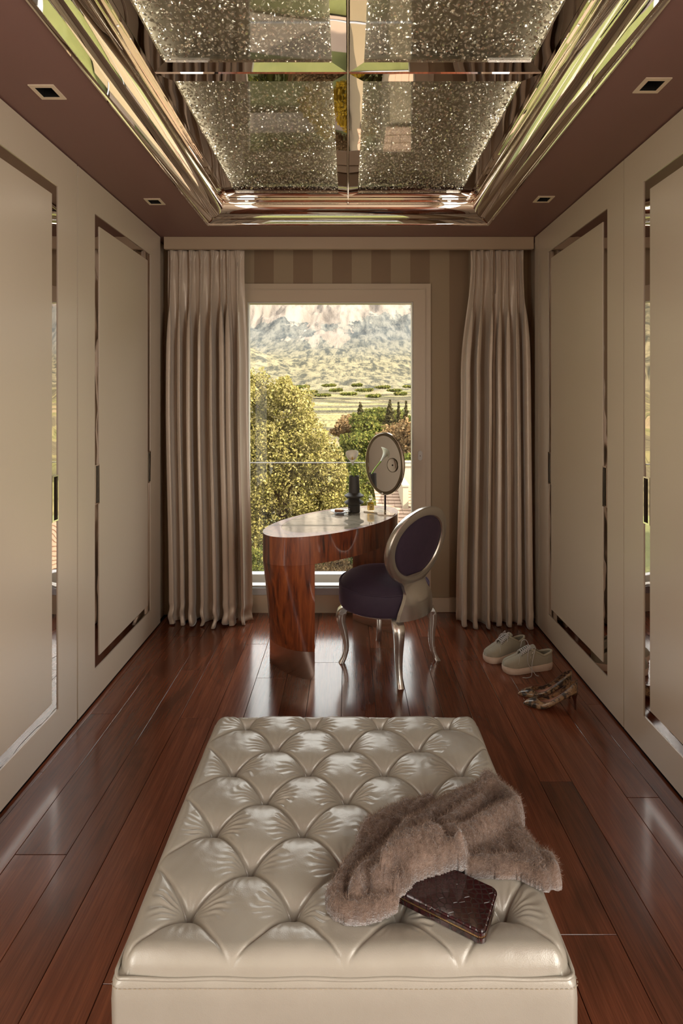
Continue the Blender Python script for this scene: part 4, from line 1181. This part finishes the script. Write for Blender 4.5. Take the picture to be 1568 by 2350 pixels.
def leaves(blobs, n, size, seed, shell=.55, sub=0):
    g = np.random.default_rng(seed)
    if sub:                                             # break each crown mass into clumps
        nb_ = []
        for b in blobs:
            for _ in range(sub):
                d = g.normal(0, 1, 3); d /= np.linalg.norm(d); k = g.uniform(.26, .42)
                nb_.append(tuple(np.array(b[:3])+d*np.array(b[3:6])*g.uniform(.62, .86))+(b[3]*k, b[4]*k, b[5]*k))
        blobs = nb_+[(b[0], b[1], b[2], b[3]*.7, b[4]*.7, b[5]*.7) for b in blobs]
    vol = np.array([b[3]*b[4]*b[5] for b in blobs])**.67; pk = g.choice(len(blobs), n, p=vol/vol.sum()); B = np.array(blobs)[pk]
    d = g.normal(0, 1, (n, 3)); d /= np.linalg.norm(d, axis=1, keepdims=True)
    # lumpy crown: radius varies with direction
    lump = 1+.13*np.sin(d[:, :1]*7+B[:, :1]*3)+.10*np.sin(d[:, 1:2]*9+B[:, 1:2])+.12*np.sin(d[:, 2:3]*11+B[:, 2:3]*2)
    r = (shell+(1-shell)*g.random((n, 1))**.6)*lump
    P = B[:, :3]+d*B[:, 3:6]*r
    nrm = g.normal(0, 1, (n, 3))+d*.8; nrm /= np.linalg.norm(nrm, axis=1, keepdims=True)
    u = np.cross(nrm, g.normal(0, 1, (n, 3))); u /= np.linalg.norm(u, axis=1, keepdims=True); v = np.cross(nrm, u)
    s = size*g.uniform(.6, 1.3, (n, 1))
    Q = np.stack([P-u*s*.5, P+v*s*.34+nrm*s*.08, P+u*s*.55, P-v*s*.34+nrm*s*.08], 1).reshape(-1, 3)
    return Q, (np.arange(n)[:, None]*4+np.array([0, 1, 2, 3])).reshape(-1, 4)
def tree(name, label, blobs, n, size, mat, seed, base, trunk=.18, cat='tree', group=None, shell=.55, sub=0):
    r = empty(name, base, label, cat, group)
    V, Fc = leaves(blobs, n, size, seed, shell, sub)
    o = keep(mesh_obj('foliage', V, Fc, mat), r); o['kind'] = 'stuff'
    if trunk:
        b0 = Vector(base); parts = [tube_data([b0, b0.lerp(Vector(blobs[0][:3]), .5)+Vector((.1, 0, 0)), Vector(blobs[0][:3])], [trunk, trunk*.8, trunk*.5], 8)]
        for b in blobs[1:8]:
            parts.append(tube_data([b0.lerp(Vector(blobs[0][:3]), .6), Vector(b[:3])], [trunk*.5, trunk*.15], 6))
        keep(mesh_obj('trunk', *merge(parts), M_BARK, None, 60), r)
    return r
def pz(px, py, Y): return ((px-CX)/F*Y, Y, CAMZ-(py-CY)/F*Y)
def blob(px, py, rx, rz_, Y, dy=None):
    x, y, z = pz(px, py, Y); k = Y/F; return (x, y, z, rx*k, (dy or rx*k), rz_*k)
GZ0 = -5.4
tree('broadleaf_tree', 'big yellow-green broadleaf tree filling the left of the window view',
     [blob(650, 1060, 110, 130, 22), blob(668, 940, 62, 72, 22, 1.6), blob(590, 930, 50, 80, 22.5, 1.6), blob(600, 1060, 90, 130, 21.5), blob(715, 1010, 58, 70, 21.5, 1.5), blob(745, 1085, 55, 70, 21.5, 1.5),
      blob(640, 1180, 120, 90, 21.4, 1.3), blob(735, 1165, 70, 60, 21.2, 1.1), blob(560, 1230, 90, 120, 21.4, 1.3), blob(520, 1050, 110, 190, 22.5, 2.5), blob(660, 905, 34, 40, 22, 1)], 90000, .115, M_LEAF, 3, pz(640, 1400, 22)[:2]+(GZ0,), .25, sub=14)
tree('broadleaf_tree', 'shaded green tree low behind the vase and left of the rooftop',
     [blob(800, 1130, 62, 66, 25, 2), blob(765, 1210, 70, 60, 23, 2), blob(845, 1105, 46, 58, 26, 1.6), blob(830, 1180, 60, 50, 24, 1.6)], 24000, .12, M_LEAFG, 5, pz(800, 1300, 24)[:2]+(GZ0,), .15, sub=10)
tree('hedge', 'leafy hedge with reddish tips low outside the glass balustrade',
     [blob(600+46*i, 1300+14*math.sin(i*2), 44, 60, 18.9+.2*math.sin(i), .6) for i in range(7)], 16000, .10, M_LEAFG, 8, pz(740, 1400, 19.3)[:2]+(GZ0,), 0, 'hedge', sub=8)
tree('hedge', 'reddish shrub in front of the hedge seen under the table', [blob(775, 1312, 42, 34, 17.5, .4), blob(710, 1322, 40, 30, 17.6, .4)], 4500, .09, M_LEAFR, 9, pz(775, 1400, 18.2)[:2]+(GZ0,), 0, 'shrub')
mid = [  # label, px, py, rx, rz, Y, mat, size, n
    ('olive tree just left of the conifers', 845, 985, 42, 42, 48, M_LEAFG, .30, 5000), ('russet tree in the middle distance right of the lily', 895, 1010, 50, 42, 44, M_LEAFR, .28, 5000),
    ('small green tree beside the oval mirror', 815, 1030, 46, 48, 40, M_LEAFG, .26, 5000), ('orange tree close to the window frame', 950, 1010, 44, 56, 42, M_LEAFR, .26, 4500),
    ('tawny bush behind the top of the big tree', 800, 975, 36, 26, 60, M_LEAFR, .34, 3500), ('yellowish bush above the rooftop', 925, 1085, 34, 26, 32, M_LEAF, .20, 3000),
    ('green bush above the rooftop parapet', 875, 1090, 40, 34, 34, M_LEAFG, .20, 3500), ('pale copse between the fields and the olive tree', 880, 955, 70, 18, 80, M_LEAFG, .42, 4500), ('green tree behind the mirror post', 920, 1060, 40, 30, 36, M_LEAFG, .2, 3500)]
for k, (lb, px, py, rx, rz_, Y, mt_, sz, nn) in enumerate(mid):
    b = blob(px, py, rx, rz_, Y); b2 = blob(px+rx*.5, py+rz_*.3, rx*.6, rz_*.7, Y); b3 = blob(px-rx*.5, py+rz_*.3, rx*.6, rz_*.7, Y)
    tree('valley_tree', lb, [b, b2, b3], nn, sz, mt_, 20+k, (b[0], b[1], b[2]-b[5]*1.6), .15, 'tree', 'trees in the middle distance', sub=9)
def conifer(px, ptop, pbot, hw, Y, label, seed):
    x, y, zt = pz(px, ptop, Y); zb = pz(px, pbot, Y)[2]; k = Y/F; bl = []
    for i in range(9):
        f = i/8; bl.append((x+.1*math.sin(i*3), y, zt+(zb-zt)*f, max(.05, hw*k*(.10+.9*f)), hw*k*(.10+.9*f), (zt-zb)/14))
    tree('conifer', label, bl, 2600, .26, M_CONI, seed, (x, y, zb-1), .12, 'tree', 'conifers beyond the garden', .3)
conifer(827, 925, 985, 16, 55, 'dark conifer above the vase, leftmost of the conifers', 41)
conifer(895, 921, 990, 20, 55, 'tallest dark conifer near the right of the window', 42)
conifer(915, 926, 985, 8, 60, 'slim conifer second from the window frame', 43)
conifer(932, 924, 985, 8, 56, 'slim conifer closest to the window frame', 44)
g3 = random.Random(5)
for i in range(13):
    px, py, Y = 690+i*21+g3.uniform(-5, 5), (886, 897, 906)[i % 3]+g3.uniform(-3, 3), (690, 600, 520)[i % 3]
    b = blob(px, py, g3.uniform(11, 18), g3.uniform(1.6, 2.8), Y)
    tree('copse', 'small distant copse between the valley fields', [b, (b[0]+b[3]*.8, b[1], b[2]+b[5]*.3, b[3]*.5, b[4]*.5, b[5]*1.1)], 700, 2.6, M_LEAFG, 80+i, (b[0], b[1], b[2]-b[5]), 0, 'tree', 'distant copses between the fields')
# garden ground, path, lawn
M_GRASS = (lambda t: t.done(t.pbr(color=t.mix(t.noise(t.coord('Object'), 3, 4), lin(66, 72, 34), lin(92, 94, 50)), rough=.9)))(NT('lawn_grass'))
M_PAVE = (lambda t: t.done(t.pbr(color=t.mix(t.noise(t.coord('Object'), 2, 4), lin(122, 106, 94), lin(134, 120, 108)), rough=.85)))(NT('pale_pink_gravel'))
gnd = struct(mesh_obj('ground', *(lambda: ([(-60, 3.95, GZ0-.02), (60, 3.95, GZ0-.02), (60, 34, GZ0-.5), (-60, 34, GZ0-.5), (60, 34.4, GZ0-.5), (-60, 34.4, GZ0-.5)], [(0, 1, 2, 3), (3, 2, 4, 5)]))(), M_GRASS))
def path_strip(name, pts, w):
    P = catmull([(*p, 0) for p in pts], 6); V = []
    for i, p in enumerate(P):
        d = (P[min(i+1, len(P)-1)]-P[max(i-1, 0)]).normalized(); q = Vector((-d.y, d.x, 0))*w/2
        V += [(p.x+q.x, p.y+q.y, GZ0+.01), (p.x-q.x, p.y-q.y, GZ0+.01)]
    return struct(mesh_obj(name, V, [(2*i, 2*i+1, 2*i+3, 2*i+2) for i in range(len(P)-1)], M_PAVE))
path_strip('path', [(-7, 12.4), (-3, 13.4), (0, 13.9), (3, 13.6), (8, 12.6)], 1.5)
path_strip('path', [(-9, 18.0), (-2, 17.9), (1.5, 17.8), (2.4, 17)], 1.3)
tree('yellow_shrub', 'golden maple shrub on the lawn below, mirrored in the ceiling strips', [(-.35, 15.7, -4.6, .75, .65, .75), (.2, 15.9, -4.5, .6, .5, .8), (-.9, 15.6, -4.8, .5, .5, .5)], 9000, .09, M_LEAFY, 61, (.2, 15.7, GZ0), .05, 'shrub')
# neighbour's rooftop
M_ROOF = simple('clay_roof_tile', lin(124, 100, 82), .85); M_ROOFW = simple('cream_parapet', lin(134, 120, 100), .8); M_SLATE = simple('grey_step_flashing', lin(120, 112, 102), .8)
rf_ = empty('neighbour_house', (3.2, 15.0, GZ0), 'tiled rooftop with stepped cream parapets at the right edge of the window view', 'building')
rx0, rx1, ry0, ry1 = .85, 5.6, 12.2, 18.2
def roof_z(x, y): return -2.42+.17*(y-12.2)-.02*(x-.85)
keep(mesh_obj('wall', [(rx0+.1, ry0+.1, GZ0), (rx1, ry0+.1, GZ0), (rx1, ry1, GZ0), (rx0+.1, ry1, GZ0), (rx0+.1, ry0+.1, roof_z(rx0, ry0)-.1), (rx1, ry0+.1, roof_z(rx1, ry0)-.1), (rx1, ry1, roof_z(rx1, ry1)-.1), (rx0+.1, ry1, roof_z(rx0, ry1)-.1)],
     [(0, 1, 5, 4), (1, 2, 6, 5), (2, 3, 7, 6), (3, 0, 4, 7), (4, 5, 6, 7)], M_ROOFW), rf_)
tb = bmesh.new(); cnt = 0
for i in range(26):
    for j in range(22):
        x = rx0+i*.185; y = ry0+j*.275
        z0 = roof_z(x, y)+.035; z1 = roof_z(x, y+.29)-.0
        if x > rx1-.1: continue
        vs_ = add_box(tb, 0, .178, 0, .30, -.02, .0)
        Mx = Matrix.Translation((x+R.uniform(-.004, .004), y, z0+.03)) @ Matrix.Rotation(math.atan(.17)-.10, 4, 'X')
        for v in vs_: v.co = Mx @ v.co
tiles = bm_obj('roof_tile', tb, M_ROOF); keep(tiles, rf_); tiles['kind'] = 'stuff'
for (x, y0, y1, h) in ((1.62, 15.9, 17.6, .75), (1.98, 13.9, 15.9, .70), (2.35, 12.2, 13.9, .62)):
    keep(box('parapet', x, x+.16, y0, y1, roof_z(x, y0)-.1, roof_z(x, y1)+h*.55, M_ROOFW), rf_)
    keep(box('coping', x-.03, x+.19, y0-.03, y1+.03, roof_z(x, y1)+h*.55, roof_z(x, y1)+h*.55+.05, M_ROOFW), rf_)
keep(box('chimney', 1.75, 2.5, 17.7, 18.4, -2.2, -.72, M_ROOFW), rf_); keep(box('chimney_cap', 1.70, 2.55, 17.65, 18.45, -.72, -.62, M_ROOFW), rf_)

# the valley and the mountain: true distances
ds = [33.9, 60, 110, 160, 220, 300, 380, 480, 600, 760, 950, 1200, 1500, 1900, 2300, 2700, 3100, 3400, 3700, 4000, 4300, 4600, 4900, 5200, 5600, 6100, 6700]
py_ = [1190, 1078, 1008, 968, 950, 938, 930, 921, 912, 903, 893, 882, 868, 850, 832, 812, 790, 772, 752, 730, 705, 678, 650, 622, 590, 560, 540]
def terr(px, d):
    z = CAMZ+(CY-np.interp(d, ds, py_))/F*d
    x = (px-CX)/F*d
    # a nearer spur comes down from the left
    sp = max(0, (690-px)/120.0)
    if 1000 < d < 3400: z += sp**1.2*85*math.exp(-((d-1900)/520)**2)
    m = smooth01((d-2800)/1800)
    p = Vector((x/900, d/900, 0))
    rdg = 1-abs(noise.noise(Vector((x/420, d/900, 2.0))))*2
    r2 = 1-abs(noise.noise(Vector((x/150, d/420, 9.0))))*2; r3 = 1-abs(noise.noise(Vector((x/60, d/160, 19.0))))*2
    z += m*(rdg*130+r2*75+r3*28+noise.fractal(p*2.2, 1.0, 2.0, 5)*150)
    z += (1-m)*noise.fractal(Vector((x/160, d/160, 7)), 1.0, 2.0, 4)*min(14, d*.006)
    return x, d, z
dd = []
for a, b in zip(ds, ds[1:]): dd += list(np.linspace(a, b, 9)[:-1])
dd.append(ds[-1]); pxs = np.concatenate([np.linspace(-2400, 430, 40), np.linspace(450, 1080, 210), np.linspace(1100, 4000, 40)])
V = []
for d in dd:
    for px in pxs: V.append(terr(px, d))
def m_mount():
    t = NT('valley_and_mountain'); v = t.n('TexCoord', None, None, 3)
    sep = t.t.nodes.new('ShaderNodeSeparateXYZ'); t.t.links.new(v, sep.inputs[0]); y, z = sep.outputs[1], sep.outputs[2]
    geo = t.t.nodes.new('ShaderNodeNewGeometry'); sn = t.t.nodes.new('ShaderNodeSeparateXYZ'); t.t.links.new(geo.outputs['Normal'], sn.inputs[0])
    nb = t.noise(v, .0016, 8, .66, .5); ns = t.noise(t.n('Mapping', None, {0: v, 3: (1, .3, .7)}), .012, 4, .7); v2 = t.n('Mapping', None, {0: v, 3: (1, .17, .5)}); nf = t.noise(v2, .034, 5, .75)
    st = t.noise(t.n('Mapping', None, {0: v, 3: (.008, .0012, .0012)}), 1, 5, .6, .4)
    # rock shows on the high flank, tongues of scree running down between the woods
    hgt = t.n('MapRange', None, {0: z, 1: 260.0, 2: 860.0, 3: -.34, 4: .20})
    k = t.math('ADD', t.math('ADD', hgt, t.math('MULTIPLY', nb, .9)), t.math('MULTIPLY_ADD', st, .55, -.22))
    xx_ = t.math('DIVIDE', t.math('ADD', sep.outputs[0], 190.0), 420.0); cen = t.math('POWER', 2.718, t.math('MULTIPLY', t.math('MULTIPLY', xx_, xx_), -1.0))
    k = t.math('ADD', k, t.math('MULTIPLY_ADD', cen, .20, -.06))
    rock = t.ramp(k, [(.435, (0, 0, 0)), (.455, (1, 1, 1))])
    rk = t.ramp(st, [(.35, lin(82, 75, 69)), (.6, lin(102, 94, 87))]); rk = t.mix(t.ramp(ns, [(.56, (0, 0, 0)), (.66, (.6, .6, .6))]), rk, lin(74, 70, 66))
    wood = t.ramp(t.mix(.5, ns, nf), [(.42, lin(48, 51, 52)), (.56, lin(78, 77, 73))])
    mt_ = t.mix(rock, wood, rk)
    fld = t.ramp(t.noise(t.n('Mapping', None, {0: v, 3: (.011, .016, .01)}), 1, 2, .3), [(.36, lin(76, 70, 54)), (.44, lin(96, 90, 62)), (.5, lin(86, 84, 54)), (.58, lin(104, 92, 70))], 'CONSTANT')
    fw = t.ramp(t.noise(v, .03, 4, .7), [(.35, lin(46, 44, 34)), (.7, lin(74, 68, 52))])
    low = t.mix(t.ramp(t.noise(t.n('Mapping', None, {0: v, 3: (.008, .014, .01)}), 1, 4, .6), [(.50, (0, 0, 0)), (.54, (1, 1, 1))]), fld, fw)
    fst = t.ramp(nf, [(.42, lin(44, 44, 38)), (.56, lin(92, 86, 68))])
    a = t.mix(t.n('MapRange', None, {0: y, 1: 750.0, 2: 1000.0}), low, fst)
    b = t.mix(t.n('MapRange', None, {0: y, 1: 2300.0, 2: 3300.0}), a, mt_)
    return t.done(t.pbr(color=b, rough=1.0, spec=.05, normal=t.bump(nf, .7, 12)))
hill = struct(mesh_obj('ground', np.array(V), grid_faces(len(pxs), len(dd)), m_mount(), None, 180))
# garden beside the house, seen only in reflections
struct(mesh_obj('ground', [(XR+.6, -30, -.25), (30, -30, -.25), (30, 3.9, -.25), (XR+.6, 3.9, -.25)], [(0, 1, 2, 3)], M_GRASS))
struct(box('bounce_terrace', XR+.62, XR+3.6, -4.5, 2.4, -.25, -.06, M_PAVE))  # pale paving added out of view to bounce neutral light indoors
struct(mesh_obj('ground', [(-30, -30, -.25), (XL-.6, -30, -.25), (XL-.6, 3.9, -.25), (-30, 3.9, -.25)], [(0, 1, 2, 3)], M_GRASS))  # added on the left to cover the bright sky below the horizon
struct(box('bounce_terrace', XL-3.6, XL-.62, -4.5, 2.4, -.25, -.06, M_PAVE))  # same added bounce paving, repeated on the left
